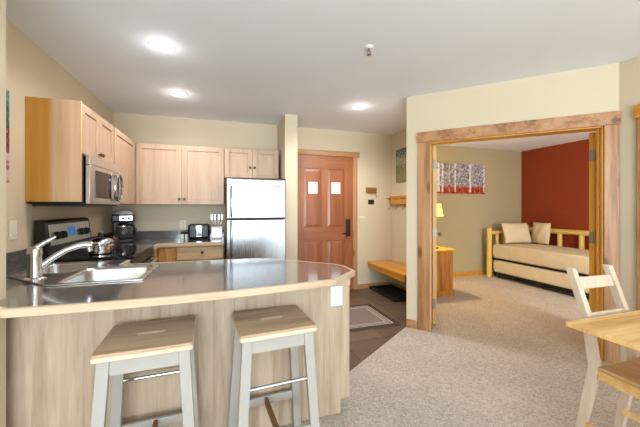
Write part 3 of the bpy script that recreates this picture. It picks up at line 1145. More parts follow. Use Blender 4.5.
# backguard leaning slightly back
mb = MB()
prof = [(XL + 0.022, 0.876), (-1.165, 0.876), (-1.165, 0.985), (-1.187, 1.158), (-1.205, 1.172), (XL + 0.022, 1.172)]
a = [mb.bm.verts.new((x, RY0, z)) for x, z in prof]
b_ = [mb.bm.verts.new((x, RY1, z)) for x, z in prof]
mb.bm.faces.new(a)
mb.bm.faces.new(b_[::-1])
for i in range(6):
    j = (i + 1) % 6
    mb.bm.faces.new((a[i], a[j], b_[j], b_[i]))
bg = obj('backguard', mb, M['black'], rg, bevel=0.004)
sl = Vector((-0.022, 0, 0.173)).normalized()
nn = Vector((0.173, 0, 0.022)).normalized()


def onbg(y, t, d=0.0):
    return Vector((-1.165, y, 0.985)) + sl * t + nn * d


part_label(obj('control_face', MB().obox(onbg(3.03, 0.080, 0.0015), (0, 0.345, 0), sl * 0.076, nn * 0.0015), M['steel_h'], bg, bevel=0.001), 'stainless control face')
part_label(obj('display', MB().obox(onbg(3.02, 0.09, 0.004), (0, 0.065, 0), sl * 0.038, nn * 0.001), M['display'], bg), 'blue lit display')
for y in (2.775, 2.865, 3.19, 3.28):
    mb = MB()
    c = onbg(y, 0.07, 0.003)
    mb.cyl(c, c + nn * 0.024, 0.031, 0.026, seg=20)
    mb.obox(c + nn * 0.026, (0, 0.004, 0), sl * 0.02, nn * 0.005)
    part_label(obj('control_knob', mb, M['black'], bg), 'black control knob')
od = obj('oven_door', MB().box(RXF, RXF + 0.03, RY0 + 0.004, RY1 - 0.004, 0.23, 0.79), M['blackgloss'], rg, bevel=0.004)
obj('front_trim', MB().box(RXF, RXF + 0.022, RY0, RY1, 0.80, 0.874), M['black'], rg, bevel=0.003)
obj('drawer', MB().box(RXF, RXF + 0.028, RY0 + 0.004, RY1 - 0.004, 0.05, 0.22), M['black'], rg, bevel=0.004)
mb = MB()
mb.tube([(RXF + 0.03, RY0 + 0.06, 0.765), (RXF + 0.065, RY0 + 0.065, 0.768), (RXF + 0.07, RY0 + 0.10, 0.77), (RXF + 0.07, RY1 - 0.10, 0.77), (RXF + 0.065, RY1 - 0.065, 0.768), (RXF + 0.03, RY1 - 0.06, 0.765)], 0.011, seg=10)
part_label(obj('handle', mb, M['steel_h'], od), 'steel bar handle')

# pot on the range
pt = thing('saucepan', 'shiny steel saucepan with domed lid on the black cooktop', 'pot', (-0.92, 2.87, 0.8992))
obj('pot_body', MB().lathe((-0.92, 2.87, 0.8994), [(0.07, 0), (0.078, 0.006), (0.08, 0.08), (0.084, 0.084)], capt=False), M['chrome'], pt)
ld = obj('lid', MB().lathe((-0.92, 2.87, 0.984), [(0.086, 0), (0.086, 0.006), (0.076, 0.022), (0.05, 0.036), (0.016, 0.043)]), M['chrome'], pt)
part_label(obj('lid_knob', MB().lathe((-0.92, 2.87, 1.026), [(0.009, 0), (0.010, 0.012), (0.021, 0.022), (0.022, 0.034), (0.014, 0.042)]), M['black'], ld), 'black lid knob')
for s in (-1, 1):
    mb = MB()
    p = Vector((-0.92, 2.87, 0.965))
    t = Vector((0.8, -0.6, 0)) * s
    q = Vector((0.6, 0.8, 0))
    mb.tube([p + t * 0.078 - q * 0.03, p + t * 0.105 - q * 0.022, p + t * 0.11, p + t * 0.105 + q * 0.022, p + t * 0.078 + q * 0.03], 0.006, seg=8)
    obj('side_handle', mb, M['chrome'], pt)

# ------------------------------------------------------------------ refrigerator
fr = thing('refrigerator', 'stainless steel top freezer refrigerator beside the cream partition', 'refrigerator', (0.39, 4.0, 0))
obj('cabinet_shell', MB().box(0.045, 0.735, 3.72, 4.34, 0.03, 1.60), M['darkgrey'], fr, bevel=0.006)
obj('kick_grille', MB().box(0.05, 0.73, 3.70, 3.72, 0.03, 0.10), M['black'], fr)
f1 = obj('freezer_door', MB().box(0.045, 0.733, 3.648, 3.715, 1.135, 1.598), M['steel'], fr, bevel=0.012, seg=3)
f2 = obj('fridge_door', MB().box(0.045, 0.733, 3.648, 3.715, 0.105, 1.125), M['steel'], fr, bevel=0.012, seg=3)


def bar(root, x, z0, z1):
    mb = MB()
    mb.tube([(x, 3.65, z0), (x, 3.612, z0 + 0.02), (x, 3.604, z0 + 0.05), (x, 3.604, z1 - 0.05), (x, 3.612, z1 - 0.02), (x, 3.65, z1)], 0.014, seg=12)
    part_label(obj('handle', mb, M['steel'], root), 'vertical steel bar handle')


bar(f1, 0.10, 1.16, 1.50)
bar(f2, 0.10, 0.70, 1.105)
part_label(obj('badge', MB().box(0.59, 0.655, 3.6455, 3.6478, 1.505, 1.525), M['chrome'], f1), 'small silver badge')
obj('hinge_cap', MB().box(0.65, 0.73, 3.66, 3.73, 1.598, 1.612), M['black'], fr, bevel=0.003)

# ------------------------------------------------------------------ small appliances
cm = thing('coffee_maker', 'black drip coffee maker with silver top in the kitchen corner', 'coffee maker', (-1.085, 4.075, CZ + 0.001))
K = Matrix.Translation((-1.085, 4.075, CZ + 0.001)) @ Matrix.Rotation(R(14), 4, 'Z')


def kobj(name, mb, mat, parent, **k):
    bmesh.ops.transform(mb.bm, matrix=K, verts=mb.bm.verts[:])
    return obj(name, mb, mat, parent, **k)


kobj('warming_base', MB().box(-0.105, 0.105, -0.14, 0.10, 0, 0.035), M['black'], cm, bevel=0.012, seg=3)
kobj('water_tank', MB().box(-0.105, 0.105, 0.02, 0.10, 0.034, 0.23), M['black'], cm, bevel=0.012, seg=3)
hd = kobj('brew_head', MB().box(-0.11, 0.11, -0.13, 0.10, 0.23, 0.315), M['black'], cm, bevel=0.015, seg=3)
part_label(kobj('control_panel', MB().box(-0.035, 0.09, -0.134, -0.129, 0.245, 0.30), M['steel_h'], hd, bevel=0.002), 'silver control panel')
for x in (0.0, 0.055):
    kobj('button', MB().cyl((x, -0.135, 0.272), (x, -0.142, 0.272), 0.014), M['black'], hd)
part_label(kobj('lid', MB().lathe((0, -0.01, 0.315), [(0.095, 0), (0.09, 0.018), (0.07, 0.04), (0.03, 0.052)]), M['silver'], cm), 'silver domed lid')
cf = kobj('carafe', MB().lathe((0, -0.055, 0.036), [(0.06, 0), (0.076, 0.02), (0.082, 0.07), (0.072, 0.12), (0.055, 0.15)]), M['coffeeglass'], cm)
kobj('carafe_lid', MB().lathe((0, -0.055, 0.186), [(0.057, 0), (0.06, 0.015), (0.04, 0.028)]), M['black'], cf)
mb = MB().tube([(0.05, -0.075, 0.195), (0.10, -0.095, 0.19), (0.118, -0.10, 0.15), (0.112, -0.098, 0.09), (0.085, -0.09, 0.075)], [0.012, 0.012, 0.013, 0.012, 0.009], seg=10)
kobj('carafe_handle', mb, M['black'], cf)
part_label(kobj('metal_band', MB().lathe((0, -0.055, 0.176), [(0.062, 0), (0.062, 0.012)], capb=False, capt=False), M['chrome'], cf), 'shiny metal band')

jr = thing('jar', 'small dark red jar between the saucepan and the coffee maker', 'jar', (-1.10, 3.80, CZ))
obj('jar_body', MB().lathe((-1.10, 3.80, CZ + 0.001), [(0.036, 0), (0.042, 0.01), (0.042, 0.06), (0.034, 0.075)]), M['jar'], jr)
obj('lid', MB().lathe((-1.10, 3.80, CZ + 0.076), [(0.036, 0), (0.036, 0.018), (0.03, 0.022)]), M['bronze'], jr)

tx, ty = -0.275, 4.17
to = thing('toaster', 'black and chrome two slice toaster on the back countertop', 'toaster', (tx, ty, CZ + 0.001))
obj('toaster_body', MB().box(tx - 0.125, tx + 0.125, ty - 0.075, ty + 0.075, CZ + 0.008, CZ + 0.185), M['black'], to, bevel=0.025, seg=4)
part_label(obj('chrome_panel', MB().box(tx - 0.03, tx + 0.035, ty - 0.079, ty - 0.0755, CZ + 0.03, CZ + 0.165), M['chrome'], to, bevel=0.0015), 'shiny chrome side panel')
mb = MB()
mb.box(tx - 0.10, tx + 0.10, ty - 0.04, ty - 0.015, CZ + 0.184, CZ + 0.188)
mb.box(tx - 0.10, tx + 0.10, ty + 0.015, ty + 0.04, CZ + 0.184, CZ + 0.188)
obj('slot', mb, M['darkgrey'], to)
obj('lever', MB().box(tx - 0.15, tx - 0.124, ty - 0.02, ty + 0.02, CZ + 0.10, CZ + 0.118), M['black'], to, bevel=0.003)
for sx_ in (-0.1, 0.1):
    for sy_ in (-0.05, 0.05):
        obj('foot', MB().cyl((tx + sx_, ty + sy_, CZ + 0.001), (tx + sx_, ty + sy_, CZ + 0.012), 0.012, seg=10), M['rubber'], to)
mb = MB().tube([(tx - 0.11, ty + 0.05, CZ + 0.03), (tx - 0.125, ty + 0.08, CZ + 0.008), (tx - 0.12, ty + 0.12, CZ + 0.006), (tx - 0.10, ty + 0.16, CZ + 0.006)], 0.004, seg=8)
obj('cord', mb, M['black'], to)

for k, (x, lab) in enumerate(((-0.475, 'left glass shaker with dark cap beside the toaster'), (-0.425, 'right glass shaker with dark cap beside the toaster'))):
    s_ = thing('shaker', lab, 'shaker', (x, 4.2, CZ + 0.001), 'salt and pepper shakers')
    obj('shaker_body', MB().lathe((x, 4.2, CZ + 0.001), [(0.019, 0), (0.02, 0.005), (0.018, 0.06)], seg=16), M['plate_white'], s_)
    obj('cap', MB().lathe((x, 4.2, CZ + 0.061), [(0.020, 0), (0.020, 0.024), (0.012, 0.03)], seg=16), M['bronze'], s_)

ux, uy = -0.062, 4.13
ut = thing('utensil_holder', 'white utensil holder at the right end of the back countertop', 'holder', (ux, uy, CZ + 0.001))
mb = MB().box(ux - 0.065, ux + 0.065, uy - 0.045, uy + 0.045, CZ + 0.001, CZ + 0.15)
obj('holder_box', mb, M['plate_white'], ut, bevel=0.006)
part_label(obj('front_label', MB().box(ux - 0.05, ux + 0.05, uy - 0.0475, uy - 0.0455, CZ + 0.03, CZ + 0.12), M['sinksteel'], ut), 'brushed steel front plate')
for k, (dx, tilt, kind_) in enumerate(((-0.045, -0.012, 'spoon'), (-0.018, -0.004, 'spatula'), (0.014, 0.008, 'whisk'), (0.042, 0.016, 'fork'))):
    mb = MB()
    p0 = Vector((ux + dx, uy, CZ + 0.152))
    p1 = p0 + Vector((tilt, 0.0, 0.09))
    mb.tube([p0, p1], 0.005, seg=8)
    mb.obox(p1 + Vector((tilt * 0.3, 0, 0.03)), (0.011, 0, 0), (0, 0.003, 0), (0, 0, 0.035))
    tag(obj('utensil', mb, M['steel_h'], bevel=0.002), ['steel utensil leftmost in the white holder', 'steel utensil second from the left in the white holder', 'steel utensil third from the left in the white holder', 'steel utensil rightmost in the white holder'][k], 'utensil', 'kitchen utensils')


# ------------------------------------------------------------------ outlets and switches
def wallplate(name, label, cat, c, u, n, w, h, mat, kind_='outlet'):
    c, u, n = Vector(c), Vector(u).normalized(), Vector(n).normalized()
    r = thing(name, label, cat, tuple(c))
    mb = MB().obox(c + n * 0.003, u * w / 2, n * 0.003, Vector((0, 0, h / 2)))
    p = obj('cover_plate', mb, mat, r, bevel=0.002)
    if kind_ == 'outlet':
        for s in (-1, 1):
            mb = MB().obox(c + n * 0.007 + Vector((0, 0, s * h * 0.22)), u * w * 0.24, n * 0.0012, Vector((0, 0, h * 0.14)))
            so = obj('socket', mb, mat, r, bevel=0.001)
            mb = MB()
            for q in (-1, 1):
                mb.obox(c + n * 0.0085 + u * q * w * 0.09 + Vector((0, 0, s * h * 0.22)), u * 0.0015, n * 0.0006, Vector((0, 0, h * 0.05)))
            obj('slot', mb, M['darkgrey'], so)
    else:
        mb = MB().obox(c + n * 0.0075, u * w * 0.2, n * 0.002, Vector((0, 0, h * 0.26)))
        obj('rocker', mb, mat, r, bevel=0.001)
    return r


wallplate('light_switch', 'cream light switch on the left wall above the sink', 'light switch', (XL, 2.46, 1.12), (0, 1, 0), (1, 0, 0), 0.075, 0.12, M['plate'], 'switch')
wallplate('wall_outlet', 'cream outlet on the left wall behind the saucepan', 'outlet', (XL, 3.60, 1.06), (0, 1, 0), (1, 0, 0), 0.075, 0.118, M['plate'])
wallplate('wall_outlet', 'cream outlet on the back wall above the shakers', 'outlet', (-0.485, YB, 1.04), (1, 0, 0), (0, -1, 0), 0.075, 0.118, M['plate'])
wallplate('wall_outlet', 'white outlet on the breakfast bar panel under the countertop corner', 'outlet', (0.665, YP, 0.725), (1, 0, 0), (0, -1, 0), 0.075, 0.118, M['plate_white'])
wallplate('light_switch', 'small dark bronze switch plate below the key holder', 'light switch', (2.232, YB, 1.35), (1, 0, 0), (0, -1, 0), 0.10, 0.075, M['bronze'], 'switch')
wallplate('wall_sensor', 'small pale fixture on the wall right of the entry door', 'fixture', (2.08, YB, 1.115), (1, 0, 0), (0, -1, 0), 0.085, 0.022, M['plate_white'], 'switch')

# ------------------------------------------------------------------ bar stools
def make_stool(label, rod_front):
    r = thing('bar_stool', label, 'stool', (0, 0, 0), 'bar stools at the peninsula')
    zs = 0.70
    hw, hd_ = 0.180, 0.166
    # seat with a hand slot
    mb = MB()
    op = rrect(-hw, hw, -hd_, hd_, 0.012, 3)
    hp = rrect(-0.062, 0.062, -0.006, 0.018, 0.011, 4)
    mb.plate(op, [hp], zs - 0.012, zs)
    seat = obj('seat', mb, M['seat'], r, bevel=0.003)
    part_label(obj('seat_underside', MB().prism(rrect(-hw - 0.002, hw + 0.002, -hd_ - 0.003, hd_ + 0.003, 0.013, 3), zs - 0.032, zs - 0.0118), M['paleedge'], r, bevel=0.006, seg=3), 'pale rounded seat edge')
    mb = MB().prism(rrect(-0.0615, 0.0615, -0.0055, 0.0175, 0.011, 4), zs - 0.0117, zs - 0.008)
    part_label(obj('hand_slot', mb, M['plate_white'], seat), 'pale hand slot in the seat')
    lx, ly, fx_, fy_ = 0.145, 0.128, 0.185, 0.160
    for sx_ in (-1, 1):
        for sy_ in (-1, 1):
            mb = MB().beam_h((sx_ * fx_, sy_ * fy_, 0.0), (sx_ * lx, sy_ * ly, zs - 0.032), 0.045, 0.030)
            obj('leg', mb, M['white'], r, bevel=0.003)

    def at(z):
        k = z / (zs - 0.032)
        return fx_ + (lx - fx_) * k, fy_ + (ly - fy_) * k
    x_, y_ = at(0.645)
    for sy_ in (-1, 1):
        obj('apron', MB().box(-x_ + 0.02, x_ - 0.02, sy_ * y_ - 0.009, sy_ * y_ + 0.009, 0.60, zs - 0.032), M['white'], r, bevel=0.002)
    for sx_ in (-1, 1):
        obj('apron', MB().box(sx_ * x_ - 0.009, sx_ * x_ + 0.009, -y_ + 0.014, y_ - 0.014, 0.60, zs - 0.032), M['white'], r, bevel=0.002)
    x_, y_ = at(0.20)
    for sy_ in (-1, 1):
        obj('stretcher', MB().box(-x_ + 0.02, x_ - 0.02, sy_ * y_ - 0.009, sy_ * y_ + 0.009, 0.18, 0.222), M['white'], r, bevel=0.002)
    part_label(obj('cross_stretcher', MB().box(-0.009, 0.009, -y_ + 0.009, y_ - 0.009, 0.182, 0.22), M['seatedge'], r, bevel=0.002), 'brown cross stretcher')
    x_, y_ = at(0.44)
    s = -1 if rod_front else 1
    part_label(obj('footrest_rod', MB().cyl((-x_ + 0.015, s * y_, 0.44), (x_ - 0.015, s * y_, 0.44), 0.0085, seg=14), M['chrome'], r), 'chrome footrest rod')
    return r


s1 = make_stool('white bar stool with wooden seat at the sink end of the breakfast bar', False)
s1.location = (-0.304, 1.548, 0.0)
s1.rotation_euler = (0, 0, R(2.5))
s2 = make_stool('white bar stool with wooden seat near the rounded end of the breakfast bar', True)
s2.location = (0.243, 1.567, 0.0)
s2.rotation_euler = (0, 0, R(4.5))

# ------------------------------------------------------------------ dining table and chair
tb = thing('dining_table', 'light pine dining table corner at the right edge', 'table', (2.15, 0.45, 0))
ZT = 0.70
mb = MB().box(1.62, 2.57, -0.25, 1.083, ZT - 0.024, ZT)
obj('tabletop', mb, M['table'], tb, bevel=0.003)
mb = MB()
mb.box(1.70, 2.49, 0.625, 0.645, ZT - 0.11, ZT - 0.025)
mb.box(1.70, 2.49, -0.14, -0.12, ZT - 0.11, ZT - 0.025)
mb.box(1.68, 1.70, -0.13, 0.635, ZT - 0.11, ZT - 0.025)
mb.box(2.49, 2.51, -0.13, 0.635, ZT - 0.11, ZT - 0.025)
obj('apron', mb, M['table'], tb)
for x in (1.69, 2.50):
    for y in (-0.13, 0.635):
        obj('leg', MB().box(x - 0.028, x + 0.028, y - 0.028, y + 0.028, 0, ZT - 0.025), M['table'], tb, bevel=0.003)

ch = thing('dining_chair', 'whitewashed wooden chair pushed under the end of the dining table', 'chair', (2.0, 0.95, 0))
for xt, xm, xf in ((1.842, 1.836, 1.835), (2.142, 2.150, 2.175)):
    mb = MB()
    path = [((xf, 1.165, 0.0), 0.040), ((xm, 1.085, 0.44), 0.046), ((xt, 1.125, 0.68), 0.042), ((xt, 1.205, 0.930), 0.036)]
    prev = None
    for (x, y, z), d in path:
        ring = [mb.bm.verts.new((x + a_ * 0.017, y + b_ * d / 2, z)) for a_, b_ in ((-1, -1), (1, -1), (1, 1), (-1, 1))]
        if prev:
            for i in range(4):
                j = (i + 1) % 4
                mb.bm.faces.new((prev[i], prev[j], ring[j], ring[i]))
        else:
            mb.bm.faces.new(ring[::-1])
        prev = ring
    mb.bm.faces.new(prev)
    obj('back_post', mb, M['chairwood'], ch, bevel=0.003, smooth=20)
for z0, z1, y0_, y1_ in ((0.816, 0.880, 1.172, 1.187), (0.655, 0.705, 1.112, 1.126)):
    mb = MB()
    c = Vector((1.992, (y0_ + y1_) / 2, (z0 + z1) / 2))
    mb.obox(c, (0.137, 0, 0), Vector((0, 0.96, -0.29)) * 0.009, Vector((0, 0.29, 0.96)) * (z1 - z0) / 2)
    obj('back_rail', mb, M['chairwood'], ch, bevel=0.003)
mb = MB().prism([(1.80, 0.69), (2.20, 0.69), (2.175, 1.062), (1.815, 1.062)], 0.437, 0.455)
obj('seat', mb, M['chairseat'], ch, bevel=0.005)
for a, b_ in (((1.832, 1.065), (1.822, 0.715)), ((2.152, 1.065), (2.17, 0.715))):
    mb = MB().beam((a[0], a[1], 0.411), (b_[0], b_[1], 0.411), 0.02, 0.05, (1, 0, 0))
    obj('side_rail', mb, M['table'], ch, bevel=0.002)
    mb = MB().beam((a[0], a[1] + 0.07, 0.115), (b_[0], b_[1], 0.115), 0.018, 0.03, (1, 0, 0))
    obj('side_stretcher', mb, M['table'], ch, bevel=0.002)
obj('front_rail', MB().box(1.84, 2.152, 0.706, 0.726, 0.386, 0.436), M['table'], ch, bevel=0.002)
obj('rear_rail', MB().box(1.852, 2.134, 1.07, 1.086, 0.386, 0.436), M['table'], ch, bevel=0.002)
for x in (1.822, 2.17):
    obj('front_leg', MB().box(x - 0.018, x + 0.018, 0.70, 0.736, 0, 0.437), M['chairwood'], ch, bevel=0.003)

# ------------------------------------------------------------------ entry
rugm, nt, b = newmat('entry_rug')
t = nt.nodes.new('ShaderNodeTexCoord')
sx = nt.nodes.new('ShaderNodeSeparateXYZ')
nt.links.new(t.outputs['Object'], sx.inputs[0])
HX, HY = 0.435, 0.375
dx = math_node(nt, 'SUBTRACT', HX, math_node(nt, 'ABSOLUTE', sx.outputs[0]))
dy = math_node(nt, 'SUBTRACT', HY, math_node(nt, 'ABSOLUTE', sx.outputs[1]))
de = math_node(nt, 'MINIMUM', dx, dy)
rr = ramp(nt, [(0.0, srgb(78, 62, 56)), (0.05, srgb(78, 62, 56))], 'CONSTANT')
el = rr.color_ramp.elements
el[1].position = 0.062
el[1].color = srgb(214, 196, 180)
for p, c in ((0.074, srgb(110, 90, 82)), (0.09, srgb(214, 196, 180)), (0.102, srgb(110, 90, 82)), (0.118, srgb(214, 196, 180)), (0.13, srgb(140, 122, 112))):
    e = el.new(p)
    e.color = c
nt.links.new(de, rr.inputs[0])
nz = noise(nt, coord(nt), 160, 2)
r2 = ramp(nt, [(0.35, (0.72, 0.72, 0.72, 1)), (0.65, (1.1, 1.1, 1.1, 1))])
nt.links.new(nz.outputs[0], r2.inputs[0])
nt.links.new(mixc(nt, 1.0, rr.outputs[0], r2.outputs[0], 'MULTIPLY'), b.inputs['Base Color'])
b.inputs['Roughness'].default_value = 0.95
tag(obj('entry_rug', MB().box(1.835 - 2 * HX, 1.835, 2.88, 2.88 + 2 * HY, 0.0035, 0.012), rugm, bevel=0.003), 'brown entry rug with pale border stripes on the tile floor', 'rug')

by = thing('boot_tray', 'black rubber boot tray on the floor under the bench', 'tray', (2.37, 3.95, 0.0035))
mb = MB()
obj('tray_base', MB().box(2.185, 2.575, 3.60, 4.33, 0.0035, 0.010), M['rubber'], by, bevel=0.002)
mb = MB()
mb.box(2.185, 2.205, 3.60, 4.33, 0.0035, 0.042)
mb.box(2.555, 2.575, 3.60, 4.33, 0.0035, 0.042)
mb.box(2.205, 2.555, 3.60, 3.62, 0.0035, 0.042)
mb.box(2.205, 2.555, 4.31, 4.33, 0.0035, 0.042)
obj('tray_lip', mb, M['rubber'], by, bevel=0.006)

bn = thing('bench', 'honey pine wall bench above the black boot tray', 'bench', (2.38, 3.95, 0.33))
bpoly = [(2.165, 3.35), (2.36, 3.35), (2.598, 3.59), (2.598, 4.345), (2.155, 4.345)]
obj('bench_seat', MB().prism(bpoly, 0.395, 0.425), M['gold_h'], bn, bevel=0.003)
obj('front_apron', MB().box(2.168, 2.19, 3.36, 4.34, 0.325, 0.395), M['gold_h'], bn, bevel=0.003)
for y in (3.72, 4.22):
    mb = MB()
    mb.box(2.585, 2.599, y - 0.012, y + 0.012, 0.14, 0.395)
    mb.box(2.25, 2.585, y - 0.012, y + 0.012, 0.380, 0.395)
    mb.beam((2.585, y, 0.17), (2.33, y, 0.38), 0.018, 0.010, (0, 1, 0))
    part_label(obj('bracket', mb, M['plate'], bn), 'cream metal bracket')

cr = thing('coat_rack', 'honey pine coat rack board with wire hooks on the entry wall', 'coat rack', (2.59, 4.1, 1.3))
obj('rack_board', MB().box(2.552, 2.599, 3.62, 4.345, 1.31, 1.44), M['gold_h'], cr, bevel=0.004)
for y in (3.72, 3.93, 4.12, 4.32):
    mb = MB().tube([(2.552, y, 1.39), (2.50, y, 1.40), (2.475, y, 1.41)], 0.004, seg=8)
    mb.tube([(2.556, y, 1.33), (2.55, y, 1.28), (2.53, y, 1.245), (2.505, y, 1.225)], 0.004, seg=8)
    part_label(obj('hook', mb, M['bronze'], cr), 'thin dark wire hook')
tag(obj('canvas_print', MB().box(2.57, 2.599, 3.60, 4.20, 1.66, 2.15), M['forest'], bevel=0.004), 'dark green forest print above the coat rack', 'picture')
kh = thing('key_holder', 'small wooden key holder on the wall right of the entry door', 'key holder', (2.23, YB, 1.5))
obj('holder_board', MB().box(2.14, 2.322, YB - 0.02, YB - 0.001, 1.485, 1.575), M['keywood'], kh, bevel=0.003)
for x in (2.18, 2.23, 2.30):
    obj('hook', MB().tube([(x, YB - 0.02, 1.50), (x, YB - 0.035, 1.485), (x, YB - 0.045, 1.495)], 0.003, seg=6), M['bronze'], kh)
kk = tag(obj('key', MB().tube([(2.30, YB - 0.036, 1.487), (2.303, YB - 0.034, 1.45), (2.312, YB - 0.034, 1.425)], 0.006, seg=6), M['brass']), 'key hanging from the small wooden key holder', 'key')

# picture on the left wall
tag(obj('canvas_print', MB().box(XL + 0.001, XL + 0.017, 1.95, 2.40, 1.42, 1.985), M['abstract'], bevel=0.002), 'colourful print seen edge on at the far left wall', 'picture')

# ------------------------------------------------------------------ bedroom
tag(obj('canvas_print', MB().box(3.635, 4.73, 4.592, 4.619, 1.52, 2.065), M['birch'], bevel=0.003), 'wide canvas of pale birch trunks over red leaves on the bedroom wall', 'picture')

ns = thing('nightstand', 'knotty honey pine nightstand in the bedroom beside the open door', 'nightstand', (2.96, 3.84, 0))
obj('nightstand_body', MB().box(2.74, 3.17, 3.645, 4.06, 0.05, 0.635), M['knotty'], ns, bevel=0.004)
obj('nightstand_top', MB().box(2.73, 3.205, 3.615, 4.07, 0.636, 0.662), M['gold_h'], ns, bevel=0.005)
obj('plinth', MB().box(2.735, 3.185, 3.63, 4.065, 0.0, 0.075), M['knotty'], ns, bevel=0.004)
for z0, z1 in ((0.42, 0.60), (0.10, 0.39)):
    d = obj('drawer', MB().box(3.171, 3.186, 3.68, 4.03, z0, z1), M['knotty'], ns, bevel=0.003)
    obj('knob', MB().cyl((3.186, 3.855, (z0 + z1) / 2), (3.21, 3.855, (z0 + z1) / 2), 0.012, 0.016, seg=14), M['bronze'], d)

lx, ly = 2.985, 3.83
lp = thing('table_lamp', 'lit table lamp with a yellow shade on the nightstand', 'lamp', (lx, ly, 0.663))
obj('lamp_base', MB().lathe((lx, ly, 0.663), [(0.07, 0), (0.07, 0.012), (0.03, 0.02), (0.012, 0.03), (0.010, 0.26), (0.022, 0.30), (0.010, 0.36), (0.007, 0.50)]), M['bronze'], lp)
shd = obj('lamp_shade', MB().lathe((lx, ly, 1.135), [(0.135, 0), (0.10, 0.185)], capb=False, capt=False, seg=36), M['shade'], lp)
shd.modifiers.new('solid', 'SOLIDIFY').thickness = 0.003
ldt = bpy.data.lights.new('lamp_bulb', 'POINT')
ldt.energy = 34
ldt.color = (1.0, 0.78, 0.42)
ldt.shadow_soft_size = 0.04
lo = bpy.data.objects.new('lamp_bulb', ldt)
lo.location = (0, 0, 0.56)
lo.parent = lp
COL.objects.link(lo)

bd = thing('daybed', 'yellow log daybed frame against the red wall', 'bed', (5.15, 3.5, 0))
for x, zt in ((4.68, 0.885), (5.60, 0.93)):
    for y in (4.45, 2.42):
        obj('post', MB().lathe((x, y, 0), [(0.046, 0), (0.048, 0.3), (0.044, zt - 0.03), (0.036, zt)], seg=18), M['log'], bd)
obj('back_rail', MB().tube([(5.60, 4.43, 0.845), (5.60, 3.6, 0.848), (5.60, 2.44, 0.842)], 0.045, seg=16), M['log_h'], bd)
obj('back_rail', MB().tube([(5.60, 4.43, 0.46), (5.60, 3.6, 0.455), (5.60, 2.44, 0.46)], 0.04, seg=16), M['log_h'], bd)
for y in (4.18, 3.84, 3.50, 3.16, 2.82):
    obj('back_spindle', MB().cyl((5.60, y, 0.46), (5.60, y, 0.845), 0.04, 0.037, seg=14), M['log'], bd)
for y in (4.45, 2.42):
    obj('end_rail', MB().tube([(4.69, y, 0.80), (5.59, y, 0.805)], 0.034, seg=14), M['log_h'], bd)
    obj('end_rail', MB().tube([(4.69, y, 0.40), (5.59, y, 0.40)], 0.034, seg=14), M['log_h'], bd)
    for x in (4.86, 5.04, 5.22, 5.40):
        obj('end_spindle', MB().cyl((x, y, 0.40), (x, y, 0.80), 0.032, 0.03, seg=12), M['log'], bd)
mb = MB()
mb.box(4.69, 4.72, 2.47, 4.41, 0.328, 0.349)
mb.box(5.52, 5.55, 2.47, 4.41, 0.328, 0.349)
for y in (2.47, 2.95, 3.45, 3.95, 4.38):
    mb.box(4.72, 5.52, y, y + 0.03, 0.33, 0.348)
part_label(obj('link_frame', mb, M['black'], bd), 'black metal mattress support')


def mattress(name, label, x0, x1, y0, y1, z0, z1):
    mb = MB()
    nx, ny, nz_ = 6, 16, 3
    vs = {}
    for i in range(nx + 1):
        for j in range(ny + 1):
            for k in range(nz_ + 1):
                if 0 < i < nx and 0 < j < ny and 0 < k < nz_:
                    continue
                u, v, w = i / nx, j / ny, k / nz_
                bul = 0.012 * math.sin(math.pi * w) * (1 + 0.6 * math.sin(9 * v * 3.1 + 2 * u))
                x = x0 + (x1 - x0) * u + (bul if i == nx else -bul if i == 0 else 0)
                y = y0 + (y1 - y0) * v + (bul if j == ny else -bul if j == 0 else 0)
                z = z0 + (z1 - z0) * w + (0.006 * math.sin(7 * u) * math.sin(11 * v) if k == nz_ else 0)
                vs[(i, j, k)] = mb.bm.verts.new((x, y, z))

    def q(*k):
        mb.bm.faces.new([vs[a] for a in k])
    for i in range(nx):
        for j in range(ny):
            for k in (0, nz_):
                q((i, j, k), (i + 1, j, k), (i + 1, j + 1, k), (i, j + 1, k))
    for i in range(nx):
        for k in range(nz_):
            for j in (0, ny):
                q((i, j, k), (i + 1, j, k), (i + 1, j, k + 1), (i, j, k + 1))
    for j in range(ny):
        for k in range(nz_):
            for i in (0, nx):
                q((i, j, k), (i, j + 1, k), (i, j + 1, k + 1), (i, j, k + 1))
    return tag(obj(name, mb, M['linen'], bevel=0.022, seg=3, smooth=70), label, 'mattress')


mattress('mattress', 'upper cream covered mattress lying on the daybed frame', 4.705, 5.52, 2.50, 4.385, 0.35, 0.598)
td = thing('trundle_bed', 'low black trundle frame pulled under the daybed', 'bed', (5.1, 3.4, 0))
mb = MB()
mb.box(4.71, 4.74, 2.55, 4.37, 0.075, 0.10)
mb.box(5.40, 5.43, 2.55, 4.37, 0.075, 0.10)
mb.box(4.71, 4.73, 2.55, 4.37, 0.035, 0.055)
for y in (2.55, 3.0, 3.45, 3.9, 4.34):
    mb.box(4.74, 5.40, y, y + 0.03, 0.078, 0.098)
    mb.box(4.71, 4.735, y, y + 0.03, 0.035, 0.09)
obj('frame', mb, M['black'], td)
for x in (4.74, 5.40):
    for y in (2.62, 3.48, 4.30):
        mb = MB().cyl((x - 0.008, y, 0.03), (x + 0.008, y, 0.03), 0.03, seg=14)
        mb.box(x - 0.012, x + 0.012, y - 0.012, y + 0.012, 0.05, 0.078)
        obj('caster', mb, M['black'], td)
mattress('mattress', 'lower cream covered trundle mattress under the daybed', 4.70, 5.42, 2.56, 4.37, 0.101, 0.322)
tag(obj('pillow', MB().pillow((5.10, 4.25, 0.803), (1, -0.10, 0), (0.02, 0.28, 1), (0.10, 1, -0.28), 0.58, 0.39, 0.15), M['linen'], smooth=80, subsurf=1), 'larger cream pillow leaning on the end of the daybed', 'pillow')
